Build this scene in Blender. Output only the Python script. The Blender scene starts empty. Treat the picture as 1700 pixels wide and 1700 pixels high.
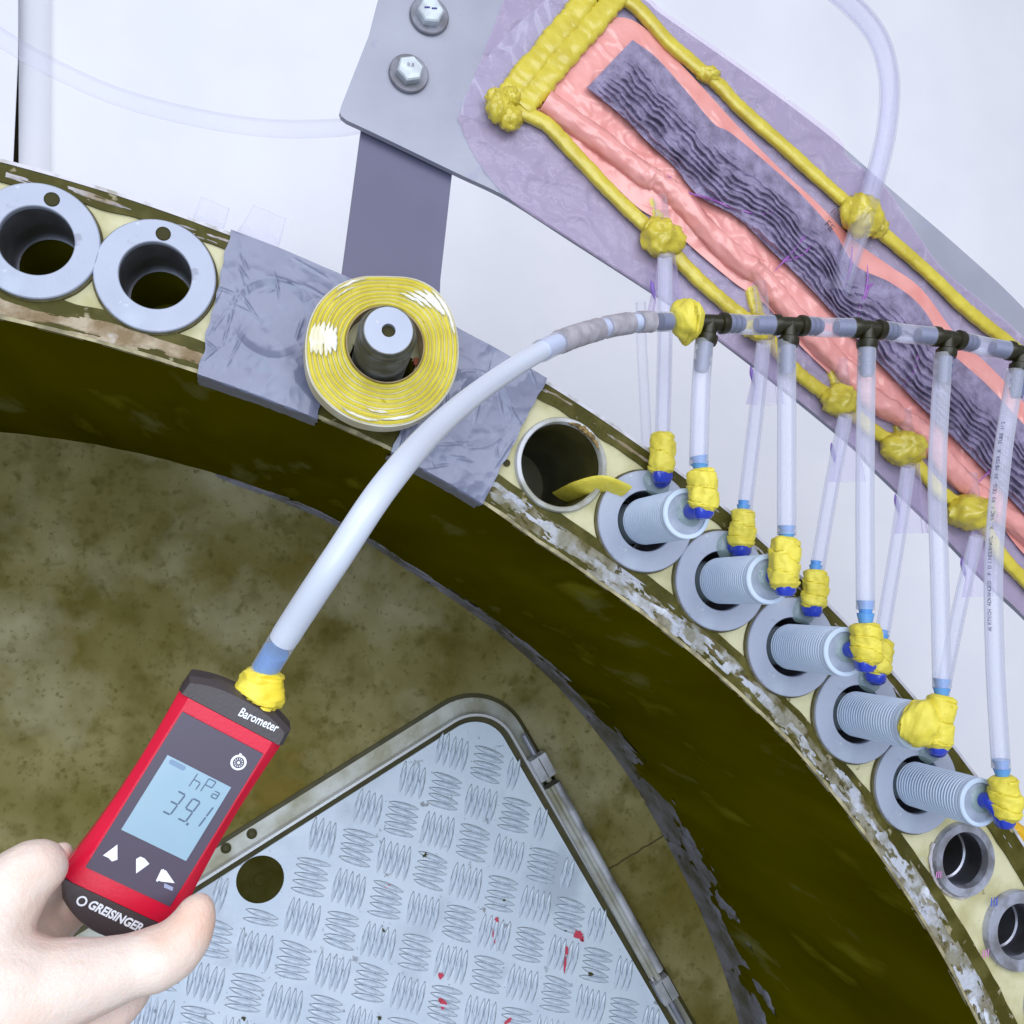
import bpy, bmesh, math, random
import numpy as np
from mathutils import Vector, Matrix, noise
random.seed(7)
S = bpy.context.scene
COL = S.collection

# ------------------------------------------------------------------ camera
F = 1580.0
RIGHT = Vector((0.9611, -0.2752, -0.0229)).normalized()
DOWN = Vector((0.0, 0.0830, -0.9965)).normalized()
FWD = RIGHT.cross(DOWN); FWD.normalize()
if FWD.y < 0: FWD = -FWD
DOWN = FWD.cross(RIGHT).normalized()
if DOWN.z > 0: DOWN = -DOWN
CAM = Vector((0.0, -0.9, 0.0))
cam = bpy.data.cameras.new('camera')
cam.sensor_width = 36.0
cam.lens = F / 1700.0 * 36.0
cam.clip_start = 0.01
cam.clip_end = 50
co = bpy.data.objects.new('camera', cam); COL.objects.link(co)
m = Matrix((RIGHT, -DOWN, -FWD)).transposed().to_4x4(); m.translation = CAM
co.matrix_world = m
S.camera = co

# ------------------------------------------------------------------ light
W = bpy.data.worlds.new('World'); S.world = W; W.use_nodes = True
bg = W.node_tree.nodes['Background']
bg.inputs[0].default_value = (0.87, 0.90, 1.0, 1); bg.inputs[1].default_value = 0.44
def area(name, loc, target, size, size_y, power, col):
    l = bpy.data.lights.new(name, 'AREA'); l.shape = 'RECTANGLE'; l.size = size; l.size_y = size_y
    l.energy = power; l.color = col
    o = bpy.data.objects.new(name, l); COL.objects.link(o); o.location = loc
    o.rotation_euler = (Vector(target) - Vector(loc)).to_track_quat('-Z', 'Y').to_euler()
    return o
area('hall_light', (-1.3, -2.3, 2.1), (0.15, 0.1, -0.1), 2.4, 1.4, 34, (0.96, 0.96, 1.0))
area('low_fill', (-0.5, -2.9, -0.3), (0.6, 0.6, -0.55), 2.0, 1.6, 44, (0.76, 0.90, 1.0))  # added low fill to brighten the interior and tread plate, source unseen
area('front_fill', (0.7, -3.2, 1.15), (0.35, 0.4, -0.3), 3.0, 1.6, 62, (0.94, 0.96, 1.0))  # added front fill for the recess, no source seen there
S.view_settings.view_transform = 'Standard'; S.view_settings.look = 'None'
S.view_settings.exposure = 0.0; S.view_settings.gamma = 1.0
S.render.engine = 'CYCLES'
S.cycles.max_bounces = 10; S.cycles.transparent_max_bounces = 24

# ------------------------------------------------------------------ helpers
def ray(px, py): return RIGHT * (px - 850) + DOWN * (py - 850) + FWD * F
def at(px, py, y):
    r = ray(px, py); return CAM + r * ((y - CAM.y) / r.y)
def ppm(px, py, y):                       # metres per photo pixel there
    return (at(px, py, y) - CAM).dot(FWD) / F
RC = Vector((-0.4682, 0.0, -1.1573)); RO = 1.5665; RI = 1.4225
def ringpt(r, th, y): return Vector((RC.x + r * math.cos(th), y, RC.z + r * math.sin(th)))
def polar(px, py, y):
    d = at(px, py, y) - RC; return math.hypot(d.x, d.z), math.atan2(d.z, d.x)
TO = np.radians([0, 30, 34, 37, 46, 52, 57, 62.5, 69, 73, 77, 80, 100]); VO = [1.574, 1.574, 1.573, 1.5704, 1.5662, 1.5675, 1.5657, 1.566, 1.5633, 1.563, 1.5654, 1.5667, 1.567]
TI = np.radians([0, 28, 31.7, 35.8, 40.3, 44, 49.5, 55, 58, 61, 65, 70, 79, 100]); VI = [1.411, 1.412, 1.4156, 1.4189, 1.4215, 1.4238, 1.421, 1.4185, 1.4185, 1.424, 1.427, 1.426, 1.4259, 1.426]
def rout(th): return float(np.interp(th, TO, VO))
def rin(th): return float(np.interp(th, TI, VI))
def nz(*p): return noise.noise(Vector(p if len(p) == 3 else (p[0], p[1], 0.0)))
def fbm(x, y, z=0.0, o=4): return noise.fractal(Vector((x, y, z)), 1.0, 2.0, o)
def lin(c):
    return tuple(((v / 255) / 12.92 if v <= 10.3 else ((v / 255 + 0.055) / 1.055) ** 2.4) for v in c)

MATS = {}
def mat(name, c, rough=0.5, metal=0.0, c2=None, scale=30, detail=6, lo=0.4, hi=0.6, bump=0.0, bscale=120, coat=0.0,
        sss=0.0, spots=None, stretch=(1, 1, 1), roughvar=0.0, ani=None, spec=0.5):
    if name in MATS: return MATS[name]
    m = bpy.data.materials.new(name); m.use_nodes = True
    nt = m.node_tree; N = nt.nodes; L = nt.links; b = N['Principled BSDF']
    b.inputs['Base Color'].default_value = (*lin(c), 1); b.inputs['Roughness'].default_value = rough
    b.inputs['Metallic'].default_value = metal; b.inputs['Coat Weight'].default_value = coat; b.inputs['Coat Roughness'].default_value = 0.12
    b.inputs['Specular IOR Level'].default_value = spec
    if sss: b.inputs['Subsurface Weight'].default_value = sss; b.inputs['Subsurface Radius'].default_value = (0.012, 0.005, 0.003); b.inputs['Subsurface Scale'].default_value = 0.6
    tc = N.new('ShaderNodeTexCoord'); mp = N.new('ShaderNodeMapping'); L.new(tc.outputs['Object'], mp.inputs[0]); mp.inputs['Scale'].default_value = stretch
    col = None
    def noise_n(sc, det):
        t = N.new('ShaderNodeTexNoise'); t.inputs['Scale'].default_value = sc; t.inputs['Detail'].default_value = det
        L.new(mp.outputs[0], t.inputs['Vector']); return t
    def mixc(fac, a, bcol):
        x = N.new('ShaderNodeMix'); x.data_type = 'RGBA'; L.new(fac, x.inputs[0])
        if isinstance(a, tuple): x.inputs[6].default_value = a
        else: L.new(a, x.inputs[6])
        x.inputs[7].default_value = bcol
        return x.outputs[2]
    if c2:
        t = noise_n(scale, detail); r = N.new('ShaderNodeMapRange'); L.new(t.outputs[0], r.inputs[0])
        r.inputs[1].default_value = lo; r.inputs[2].default_value = hi
        col = mixc(r.outputs[0], (*lin(c), 1), (*lin(c2), 1))
        if roughvar:
            rr = N.new('ShaderNodeMapRange'); L.new(t.outputs[0], rr.inputs[0]); rr.inputs[1].default_value = lo; rr.inputs[2].default_value = hi
            rr.inputs[3].default_value = rough; rr.inputs[4].default_value = rough + roughvar; L.new(rr.outputs[0], b.inputs['Roughness'])
    for sp in (spots or []):
        sc, thr, soft, cc = sp
        t = noise_n(sc, 5); r = N.new('ShaderNodeMapRange'); L.new(t.outputs[0], r.inputs[0])
        r.inputs[1].default_value = thr; r.inputs[2].default_value = thr + soft
        col = mixc(r.outputs[0], col if col else (*lin(c), 1), (*lin(cc), 1))
    if col: L.new(col, b.inputs['Base Color'])
    if bump:
        t = noise_n(bscale, 4); bn = N.new('ShaderNodeBump'); bn.inputs['Strength'].default_value = bump; bn.inputs['Distance'].default_value = 0.002
        L.new(t.outputs[0], bn.inputs['Height']); L.new(bn.outputs[0], b.inputs['Normal'])
    MATS[name] = m; return m
def clear_mat(name, c, face, edge, rough=0.15, bump=0.0, bscale=60):
    m = bpy.data.materials.new(name); m.use_nodes = True
    nt = m.node_tree; N = nt.nodes; L = nt.links; b = N['Principled BSDF']; out = N['Material Output']
    b.inputs['Base Color'].default_value = (*lin(c), 1); b.inputs['Roughness'].default_value = rough
    tr = N.new('ShaderNodeBsdfTransparent'); tr.inputs[0].default_value = (0.98, 0.98, 1, 1)
    fr = N.new('ShaderNodeFresnel'); fr.inputs['IOR'].default_value = 1.45
    r = N.new('ShaderNodeMapRange'); L.new(fr.outputs[0], r.inputs[0])
    r.inputs[1].default_value = 0.03; r.inputs[2].default_value = 0.35; r.inputs[3].default_value = face; r.inputs[4].default_value = edge
    mx = N.new('ShaderNodeMixShader'); L.new(r.outputs[0], mx.inputs[0]); L.new(tr.outputs[0], mx.inputs[1]); L.new(b.outputs[0], mx.inputs[2])
    L.new(mx.outputs[0], out.inputs[0])
    if bump:
        tc = N.new('ShaderNodeTexCoord'); t = N.new('ShaderNodeTexNoise'); t.inputs['Scale'].default_value = bscale; t.inputs['Detail'].default_value = 3; t.inputs['Distortion'].default_value = 1.2
        L.new(tc.outputs['Object'], t.inputs['Vector']); bn = N.new('ShaderNodeBump'); bn.inputs['Strength'].default_value = bump; bn.inputs['Distance'].default_value = 0.004
        L.new(t.outputs[0], bn.inputs['Height']); L.new(bn.outputs[0], b.inputs['Normal'])
    MATS[name] = m; return m

def wloc(o):
    v = Vector((0, 0, 0))
    while o: v += o.location; o = o.parent
    return v
def link(name, mesh, parent=None, loc=None, kind=None):
    o = bpy.data.objects.new(name, mesh); COL.objects.link(o)
    if parent: o.parent = parent
    if loc is not None: o.location = loc
    if kind: o['kind'] = kind
    return o
def tag(o, label, cat, group=None):
    o['label'] = label; o['category'] = cat
    if group: o['group'] = group
    return o
def thing(name, label, cat, loc=(0, 0, 0), group=None):
    o = bpy.data.objects.new(name, None); COL.objects.link(o); o.location = loc; o.empty_display_size = 0.02
    return tag(o, label, cat, group)

class MB:
    def __init__(s): s.v = []; s.f = []; s.m = []
    def add(s, vs, fs, mi=0):
        k = len(s.v); s.v += [tuple(v) for v in vs]; s.f += [tuple(i + k for i in f) for f in fs]; s.m += [mi] * len(fs); return s
    def grid(s, fn, nu, nv, mi=0, closeu=False, keep=None):
        vs = [fn(i / (nu if closeu else nu - 1), j / (nv - 1)) for i in range(nu) for j in range(nv)]
        fs = []
        for i in range(nu if closeu else nu - 1):
            for j in range(nv - 1):
                a = i * nv + j; b = ((i + 1) % nu) * nv + j
                if keep and not keep(i, j): continue
                fs.append((a, b, b + 1, a + 1))
        return s.add(vs, fs, mi)
    def box(s, c, x, y, z, mi=0):
        c, x, y, z = map(Vector, (c, x, y, z))
        vs = [c + x * i + y * j + z * k for i in (-1, 1) for j in (-1, 1) for k in (-1, 1)]
        return s.add(vs, [(0, 1, 3, 2), (4, 6, 7, 5), (0, 4, 5, 1), (2, 3, 7, 6), (0, 2, 6, 4), (1, 5, 7, 3)], mi)
    def prism(s, poly, ext, mi=0):
        n = len(poly); e = Vector(ext)
        vs = [Vector(p) for p in poly] + [Vector(p) + e for p in poly]
        fs = [tuple(range(n))[::-1], tuple(range(n, 2 * n))] + [(i, (i + 1) % n, (i + 1) % n + n, i + n) for i in range(n)]
        return s.add(vs, fs, mi)
    def lathe(s, o, ax, prof, n=32, mi=0, wob=None):
        o = Vector(o); ax = Vector(ax).normalized(); u = ax.orthogonal().normalized(); w = ax.cross(u)
        vs = []
        for i in range(n):
            a = 2 * math.pi * i / n; d = u * math.cos(a) + w * math.sin(a)
            for k, (r, h) in enumerate(prof): vs.append(o + d * (r * (wob(a, h) if wob else 1)) + ax * h)
        k = len(prof); fs = []
        for i in range(n):
            j = (i + 1) % n
            for q in range(k - 1): fs.append((i * k + q, j * k + q, j * k + q + 1, i * k + q + 1))
        return s.add(vs, fs, mi)
    def tube(s, pts, rad, n=14, caps=True, mi=0, flat=None):
        pts = [Vector(p) for p in pts]; k = len(pts); vs = []; t = None; u = None
        for i, p in enumerate(pts):
            d = (pts[min(i + 1, k - 1)] - pts[max(i - 1, 0)]).normalized()
            if u is None: u = (flat.cross(d).normalized() if flat else d.orthogonal().normalized())
            u = (u - d * u.dot(d)).normalized(); w = d.cross(u)
            for j in range(n):
                a = 2 * math.pi * j / n
                r = rad(i / (k - 1), a) if callable(rad) else rad
                if isinstance(r, tuple): vs.append(p + u * (r[0] * math.cos(a)) + w * (r[1] * math.sin(a)))
                else: vs.append(p + (u * math.cos(a) + w * math.sin(a)) * r)
        fs = [(i * n + j, i * n + (j + 1) % n, (i + 1) * n + (j + 1) % n, (i + 1) * n + j) for i in range(k - 1) for j in range(n)]
        if caps: fs += [tuple(range(n))[::-1], tuple((k - 1) * n + j for j in range(n))]
        return s.add(vs, fs, mi)
    def mesh(s, name, mats, smooth=40, off=Vector((0, 0, 0))):
        me = bpy.data.meshes.new(name)
        me.from_pydata([tuple(Vector(v) - off) for v in s.v], [], s.f)
        for mm in (mats if isinstance(mats, (list, tuple)) else [mats]): me.materials.append(mm)
        if isinstance(mats, (list, tuple)): me.polygons.foreach_set('material_index', s.m)
        bm = bmesh.new(); bm.from_mesh(me); bmesh.ops.recalc_face_normals(bm, faces=bm.faces); bm.to_mesh(me); bm.free()
        if smooth:
            me.polygons.foreach_set('use_smooth', [True] * len(me.polygons)); me.set_sharp_from_angle(angle=math.radians(smooth))
        me.update(); return me
    def build(s, name, mats, parent=None, smooth=40, kind=None):
        off = wloc(parent) if parent else Vector((0, 0, 0))
        return link(name, s.mesh(name, mats, smooth, off), parent, kind=kind)

def spline(pts, n=12):
    P = [Vector(p) for p in pts]; P = [P[0] * 2 - P[1]] + P + [P[-1] * 2 - P[-2]]; out = []
    for i in range(1, len(P) - 2):
        a, b, c, d = P[i - 1:i + 3]
        for k in range(n):
            t = k / n
            out.append(0.5 * ((2 * b) + (c - a) * t + (2 * a - 5 * b + 4 * c - d) * t * t + (3 * b - a - 3 * c + d) * t ** 3))
    out.append(P[-2]); return out
def resample(pts, n):
    P = np.array([tuple(p) for p in pts], float); d = np.concatenate([[0], np.cumsum(np.linalg.norm(np.diff(P, axis=0), axis=1))])
    t = np.linspace(0, d[-1], n); return np.stack([np.interp(t, d, P[:, k]) for k in range(P.shape[1])], 1)
def pxpath(pts, y, n=10): return spline([at(p[0], p[1], p[2] if len(p) > 2 else y) for p in pts], n)
def text_mesh(txt, size, extrude=0.0002, align='LEFT', shear=0.0, offset=0.0):
    cu = bpy.data.curves.new('t', 'FONT'); cu.body = txt; cu.size = size; cu.extrude = extrude; cu.align_x = align; cu.shear = shear; cu.offset = offset; cu.resolution_u = 3
    o = bpy.data.objects.new('t', cu); COL.objects.link(o); dg = bpy.context.evaluated_depsgraph_get()
    me = bpy.data.meshes.new_from_object(o.evaluated_get(dg)); bpy.data.objects.remove(o); return me

# ------------------------------------------------------------------ materials
M_lam = mat('dark_laminate', (66, 62, 10), 0.55, spec=0.2, c2=(100, 95, 48), scale=28, lo=0.45, hi=0.75, bump=0.6, bscale=160, spots=[(60, 0.63, 0.05, (150, 142, 116)), (9, 0.56, 0.15, (48, 44, 14))])
M_wall = mat('inner_wall_laminate', (88, 83, 0), 0.5, spec=0.0, c2=(69, 64, 0), scale=7, lo=0.35, hi=0.7, bump=0.25, bscale=40, stretch=(1, 0.3, 1), spots=[(14, 0.62, 0.14, (112, 108, 26)), (3, 0.55, 0.2, (104, 100, 12)), (10, 0.62, 0.1, (112, 110, 64))])
M_core = mat('core_wedge', (205, 200, 165), 0.7, c2=(178, 172, 128), scale=22, bump=0.4, spots=[(60, 0.66, 0.04, (128, 118, 84)), (11, 0.6, 0.12, (196, 200, 190))])
M_gel = mat('gelcoat_edge', (198, 196, 208), 0.4, c2=(150, 145, 140), scale=60, lo=0.5, hi=0.7)
M_glue = mat('adhesive_remnant', (186, 182, 192), 0.75, c2=(140, 122, 98), scale=16, lo=0.42, hi=0.62, bump=1.0, bscale=220, spots=[(90, 0.6, 0.05, (120, 112, 90)), (7, 0.55, 0.1, (178, 182, 205))])
M_glue_w = mat('adhesive_remnant_pale', (180, 184, 196), 0.6, c2=(128, 126, 112), scale=30, lo=0.44, hi=0.6, bump=1.0, bscale=220, spots=[(70, 0.58, 0.06, (92, 86, 50)), (18, 0.6, 0.05, (206, 210, 224))])
M_glue_t = mat('adhesive_remnant_tan', (178, 164, 142), 0.8, c2=(132, 112, 84), scale=34, lo=0.42, hi=0.6, bump=1.0, bscale=240, spots=[(24, 0.6, 0.06, (196, 190, 190))])
M_bulk = mat('bulkhead_board', (150, 142, 98), 0.62, spec=0.1, c2=(112, 103, 48), scale=4, lo=0.36, hi=0.62, bump=0.25, bscale=90,
             spots=[(11, 0.50, 0.26, (96, 88, 32)), (30, 0.53, 0.32, (90, 82, 28)), (6, 0.52, 0.2, (168, 162, 130)), (55, 0.58, 0.26, (84, 77, 20)), (120, 0.60, 0.22, (90, 83, 30)), (4, 0.60, 0.1, (128, 106, 44))])
M_foot = mat('grey_patches', (128, 128, 142), 0.5, c2=(92, 90, 84), scale=18, lo=0.4, hi=0.62, bump=0.6, bscale=120, spots=[(40, 0.62, 0.06, (70, 64, 36))])
M_flange = mat('flange_steel', (170, 177, 197), 0.42, 0.05, c2=(157, 165, 186), scale=14, lo=0.3, hi=0.7, bump=0.12, bscale=300, spots=[(45, 0.64, 0.06, (140, 145, 164)), (120, 0.68, 0.04, (186, 192, 208)), (9, 0.6, 0.1, (176, 188, 206))])
M_bore = mat('bore_steel', (120, 122, 138), 0.35, 0.4, c2=(96, 96, 104), scale=30)
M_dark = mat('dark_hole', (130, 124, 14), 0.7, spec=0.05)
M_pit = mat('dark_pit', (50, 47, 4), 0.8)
M_thread = mat('threaded_tube_plastic', (190, 206, 230), 0.42, 0.0, c2=(180, 197, 223), scale=20)
M_zinc = mat('zinc_steel', (172, 176, 192), 0.32, 0.65, c2=(140, 144, 160), scale=40, lo=0.35, hi=0.7, bump=0.1, bscale=200)
M_galv = mat('bracket_steel', (160, 163, 178), 0.45, 0.12, c2=(147, 149, 165), scale=9, lo=0.35, hi=0.65, bump=0.05, bscale=150, spots=[(30, 0.64, 0.05, (150, 152, 172)), (70, 0.72, 0.03, (196, 198, 212))])
M_bar = mat('grey_paint', (94, 92, 120), 0.5, c2=(89, 87, 114), scale=12)
M_tape = mat('duct_tape', (118, 123, 148), 0.26, 0.08, c2=(106, 110, 136), scale=10, bump=0.12, bscale=70)
M_yel = mat('sealant_yellow', (226, 212, 84), 0.55, c2=(212, 196, 62), scale=45, lo=0.35, hi=0.7, bump=0.3, bscale=200, spots=[(160, 0.68, 0.05, (190, 172, 40))])
M_yelb = mat('sealant_yellow_bag', (206, 190, 62), 0.38, c2=(186, 168, 44), scale=40, lo=0.35, hi=0.7, bump=0.5, bscale=140, coat=0.5)
M_paper = mat('release_paper', (244, 243, 240), 0.6, c2=(226, 220, 190), scale=40)
M_card = mat('cardboard', (170, 150, 110), 0.8, c2=(150, 130, 92), scale=60)
M_blue = mat('blue_fitting', (34, 58, 178), 0.3, coat=0.3)
M_lblue = mat('light_blue_barb', (92, 150, 214), 0.35)
M_gblue = mat('grey_blue_barb', (104, 112, 146), 0.4)
M_black = mat('black_plastic', (28, 26, 2), 0.4)
M_hose = clear_mat('clear_hose', (228, 231, 244), 0.25, 0.66, 0.12)
M_link = clear_mat('clear_link_hose', (232, 234, 246), 0.10, 0.62, 0.12)
M_port = clear_mat('port_hose', (228, 231, 244), 0.17, 0.42, 0.14)
M_hoseb = clear_mat('clear_hose_back', (222, 223, 240), 0.06, 0.34, 0.14)
M_milky = clear_mat('milky_hose', (216, 223, 240), 0.80, 0.95, 0.3)
M_film = clear_mat('bag_film', (202, 178, 214), 0.36, 0.6, 0.09, bump=1.0, bscale=46)
M_filmt = clear_mat('bag_film_thin', (216, 214, 236), 0.10, 0.34, 0.12, bump=0.6, bscale=60)
M_sleeve = mat('grey_sleeve', (172, 168, 178), 0.6, c2=(150, 146, 156), scale=90)
M_resin = clear_mat('clear_resin', (160, 186, 184), 0.4, 0.65, 0.1)
M_pink = mat('pink_release_film', (228, 160, 156), 0.34, c2=(216, 138, 132), scale=24, lo=0.35, hi=0.7, bump=0.3, bscale=55, coat=0.5)
M_fabric = mat('grey_fabric', (150, 140, 172), 0.6, c2=(112, 103, 130), scale=60, lo=0.35, hi=0.65, bump=0.8, bscale=420)
M_curt = mat('white_curtain', (243, 244, 252), 0.9, c2=(238, 240, 249), scale=4, bump=0.08, bscale=300)
M_tread = mat('tread_aluminium', (216, 229, 246), 0.42, 0.05, c2=(203, 217, 237), scale=9, lo=0.35, hi=0.7, bump=0.2, bscale=160, spots=[(55, 0.66, 0.06, (150, 156, 168)), (7, 0.56, 0.12, (186, 198, 216)), (160, 0.7, 0.04, (140, 144, 150))])
M_dirt = mat('tread_dirt', (126, 135, 150), 0.8, c2=(196, 208, 224), scale=60, lo=0.4, hi=0.65)
M_alu = mat('aluminium_edge', (206, 210, 222), 0.35, 0.3, c2=(138, 138, 140), scale=18, lo=0.4, hi=0.65, bump=0.15, bscale=150)
M_alud = mat('dirty_aluminium', (186, 188, 186), 0.42, 0.2, c2=(146, 144, 124), scale=16, lo=0.4, hi=0.65, bump=0.2, bscale=150)
M_rubber = mat('dark_rubber', (58, 54, 12), 0.6, c2=(68, 64, 26), scale=40)
M_redp = mat('red_paint_mark', (206, 66, 92), 0.5)
M_red = mat('red_case', (208, 10, 54), 0.36, c2=(200, 8, 48), scale=20, bump=0.06, bscale=600)
M_cap = mat('charcoal_case', (70, 62, 66), 0.42, bump=0.08, bscale=600, c2=(64, 56, 58), scale=20)
M_label = mat('label_panel', (76, 66, 84), 0.34)
M_lcd = mat('lcd_glass', (150, 178, 196), 0.2, c2=(144, 173, 193), scale=10, coat=0.4)
M_seg = mat('lcd_segment', (80, 98, 124), 0.3)
M_white = mat('white_print', (232, 236, 246), 0.5)
M_skin = mat('skin', (228, 210, 200), 0.5, c2=(222, 186, 168), scale=26, lo=0.42, hi=0.68, bump=0.2, bscale=420, sss=0.3, spots=[(10, 0.54, 0.2, (226, 212, 208)), (24, 0.62, 0.16, (222, 186, 174))])
def skin_lines(m):
    nt = m.node_tree; N = nt.nodes; L = nt.links; b = N['Principled BSDF']; old = b.inputs['Normal'].links[0].from_node
    tc = N.new('ShaderNodeTexCoord'); w = N.new('ShaderNodeTexVoronoi'); w.feature = 'DISTANCE_TO_EDGE'; w.inputs['Scale'].default_value = 420
    r = N.new('ShaderNodeMapRange'); r.inputs[2].default_value = 0.25; L.new(w.outputs['Distance'], r.inputs[0])
    bn = N.new('ShaderNodeBump'); bn.inputs['Strength'].default_value = 0.12; bn.inputs['Distance'].default_value = 0.0006
    n2 = N.new('ShaderNodeTexNoise'); n2.inputs['Scale'].default_value = 55; n2.inputs['Detail'].default_value = 3; n2.inputs['Distortion'].default_value = 1.5
    b3 = N.new('ShaderNodeBump'); b3.inputs['Strength'].default_value = 0.16; b3.inputs['Distance'].default_value = 0.003
    L.new(tc.outputs['Object'], w.inputs['Vector']); L.new(tc.outputs['Object'], n2.inputs['Vector'])
    L.new(r.outputs[0], bn.inputs['Height']); L.new(old.outputs[0], bn.inputs['Normal']); L.new(n2.outputs[0], b3.inputs['Height']); L.new(bn.outputs[0], b3.inputs['Normal']); L.new(b3.outputs[0], b.inputs['Normal'])
skin_lines(M_skin)
M_print = mat('dark_print', (84, 86, 110), 0.6)

# ------------------------------------------------------------------ blade root ring
YB = 0.755                                                            # bulkhead depth
root = thing('blade_root', 'thick curved composite blade root ring with dark laminate edges and cream core wedges', 'blade root', RC)
HOLES = []                                                           # (px, py, hole radius)
FL = [(60, 399), (258, 457), (1073, 865), (1199, 964), (1316, 1074), (1425, 1186), (1523, 1303)]
for p in FL: HOLES.append((*p, 0.0345))
HOLES += [(931, 772, 0.0475), (1600, 1427, 0.036), (1690, 1545, 0.037), (1757, 1668, 0.037), (632, 612, 0.034)]
TH0, TH1 = math.radians(12), math.radians(100)
RA, RB_ = 1.456, 1.5465
HW = [(ringpt(*polar(px, py, 0), 0), r) for px, py, r in HOLES]
def zone(name, fa, fb, y, m, holes=True, lip=0.004):
    nu = 900; nv = max(2, int((fb(0.8) - fa(0.8)) / 0.0026) + 1)
    th = lambda u: TH0 + (TH1 - TH0) * u
    def keep(i, j):
        if not holes: return True
        t = th((i + 0.5) / (nu - 1)); p = ringpt(fa(t) + (fb(t) - fa(t)) * (j + 0.5) / (nv - 1), t, 0)
        return not any((p - c).length < r - 0.001 for c, r in HW)
    mb = MB().grid(lambda u, v: ringpt(fa(th(u)) + (fb(th(u)) - fa(th(u))) * v, th(u), y), nu, nv, keep=keep)
    for fn in (fa, fb):                                              # side lips
        mb.grid(lambda u, v, fn=fn: ringpt(fn(th(u)), th(u), y + lip * v), 420, 2)
    mb.build(name, m, root, 30)
wob = lambda t, k, a: a * nz(t * 60, k, 0)
zone('core_layer', lambda t: RA - 0.002, lambda t: RB_ + 0.002, 0.002, M_core)
zone('outer_laminate', lambda t: RB_ + wob(t, 3, 0.0025), lambda t: rout(t) - 0.0032, -0.0005, M_lam, lip=0.004)
zone('outer_gelcoat', lambda t: rout(t) - 0.0032, lambda t: rout(t), -0.0015, M_gel, False, lip=0.05)
zone('inner_laminate', lambda t: rin(t) + 0.0035, lambda t: RA + wob(t, 8, 0.002), -0.0005, M_lam)
zone('inner_edge_bead', lambda t: rin(t), lambda t: rin(t) + 0.0035 + wob(t, 13, 0.001), -0.0012, mat('edge_bead', (172, 164, 130), 0.6, c2=(120, 112, 84), scale=50), False, lip=0.006)
# grooved ledge lines in inner laminate
def ledge(r0, r1, y, m, name, thr, seed, sc=26, t0=TH0, t1=TH1, h=0.0009, nv=22):
    arc = (t1 - t0) * 1.45; nu = int(arc / 0.0016)
    P = {}
    def val(i, j):
        if (i, j) not in P:
            t = t0 + (t1 - t0) * i / nu; v = j / (nv - 1)
            e = min(v, 1 - v) * 2
            P[(i, j)] = fbm(t * sc * 1.1, v * 2.8 + seed, seed) + 0.5 * fbm(t * sc * 4.5, v * 8 + seed, seed + 4) * 0.6 + (e - 0.55) * 0.55
        return P[(i, j)]
    def fn(u, v):
        i = round(u * (nu - 1)); j = round(v * (nv - 1)); t = t0 + (t1 - t0) * i / nu
        w = max(-1, min(1, (val(i, j) - thr) * 4.0))
        return ringpt(r0(t) + (r1(t) - r0(t)) * v, t, y + 0.0006 - h * w)
    MB().grid(fn, nu, nv, keep=lambda i, j: max(val(i, j), val(i + 1, j), val(i, j + 1), val(i + 1, j + 1)) > thr - 0.15).build(name, m, root, 60)
D = math.radians
ledge(lambda t: rin(t) + 0.003, lambda t: rin(t) + 0.021, -0.0012, M_glue_t, 'adhesive_strip', -0.28, 2.3, t0=D(70.6), t1=D(100))
ledge(lambda t: rin(t) + 0.003, lambda t: rin(t) + 0.026, -0.0012, M_glue_w, 'adhesive_strip', -0.02, 5.1, sc=34, t0=D(48), t1=D(61.0))
ledge(lambda t: rin(t) + 0.0025, lambda t: rin(t) + 0.026, -0.0012, M_glue_w, 'adhesive_strip', -0.05, 8.7, sc=34, t0=D(20), t1=D(48.5))
M_mot = mat('scraped_adhesive', (136, 132, 116), 0.7, c2=(88, 80, 40), scale=44, lo=0.42, hi=0.58, bump=1.0, bscale=260, spots=[(26, 0.55, 0.07, (172, 176, 190)), (90, 0.6, 0.06, (70, 62, 22))])
ledge(lambda t: rin(t) + 0.0028, lambda t: rin(t) + 0.027, -0.0004, M_mot, 'adhesive_strip', -0.42, 21.7, t0=D(18), t1=D(61.0), h=0.0012)
ledge(lambda t: rout(t) - 0.018, lambda t: rout(t) - 0.005, -0.0010, M_glue, 'adhesive_fleck', 0.42, 11.2, t0=D(20), t1=D(80), h=0.001)
# inner wall, outside skin, rest of the ring
def wallr(t, k): return rin(t) + 0.0 + 0.004 * k
mb = MB()
mb.grid(lambda u, v: ringpt(rin(TH0 + (TH1 - TH0) * u) + (0.0008 * nz(u * 60, v * 6, 3) if v > 0 else 0), TH0 + (TH1 - TH0) * u, YB * v), 240, 40)
mb.build('inner_wall', M_wall, root, 60)
mb = MB().grid(lambda u, v: ringpt(RO - 0.004, TH0 + (TH1 - TH0) * u, 0.004 + YB * v), 160, 3)
mb.build('outer_skin', M_gel, root, 60)
prof = [(1.43, 0.0), (1.56, 0.0), (1.562, YB + 0.1), (1.4235, YB + 0.1), (1.43, 0.0)]
mb = MB().grid(lambda u, v: ringpt(prof[round(v * 4)][0], TH1 + (2 * math.pi - (TH1 - TH0)) * u, prof[round(v * 4)][1]), 160, 5)
mb.build('lower_ring', M_lam, root, 40)
# bores behind the holes
for px, py, r in HOLES:
    c = at(px, py, 0)
    if abs(r - 0.0475) < 1e-4: continue
    MB().lathe((c.x, 0.0, c.z), (0, 1, 0), [(r * 0.94, 0.001), (r * 0.94, 0.2), (0.0, 0.2)], 40).build('bore', M_dark, root, 30)
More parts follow.
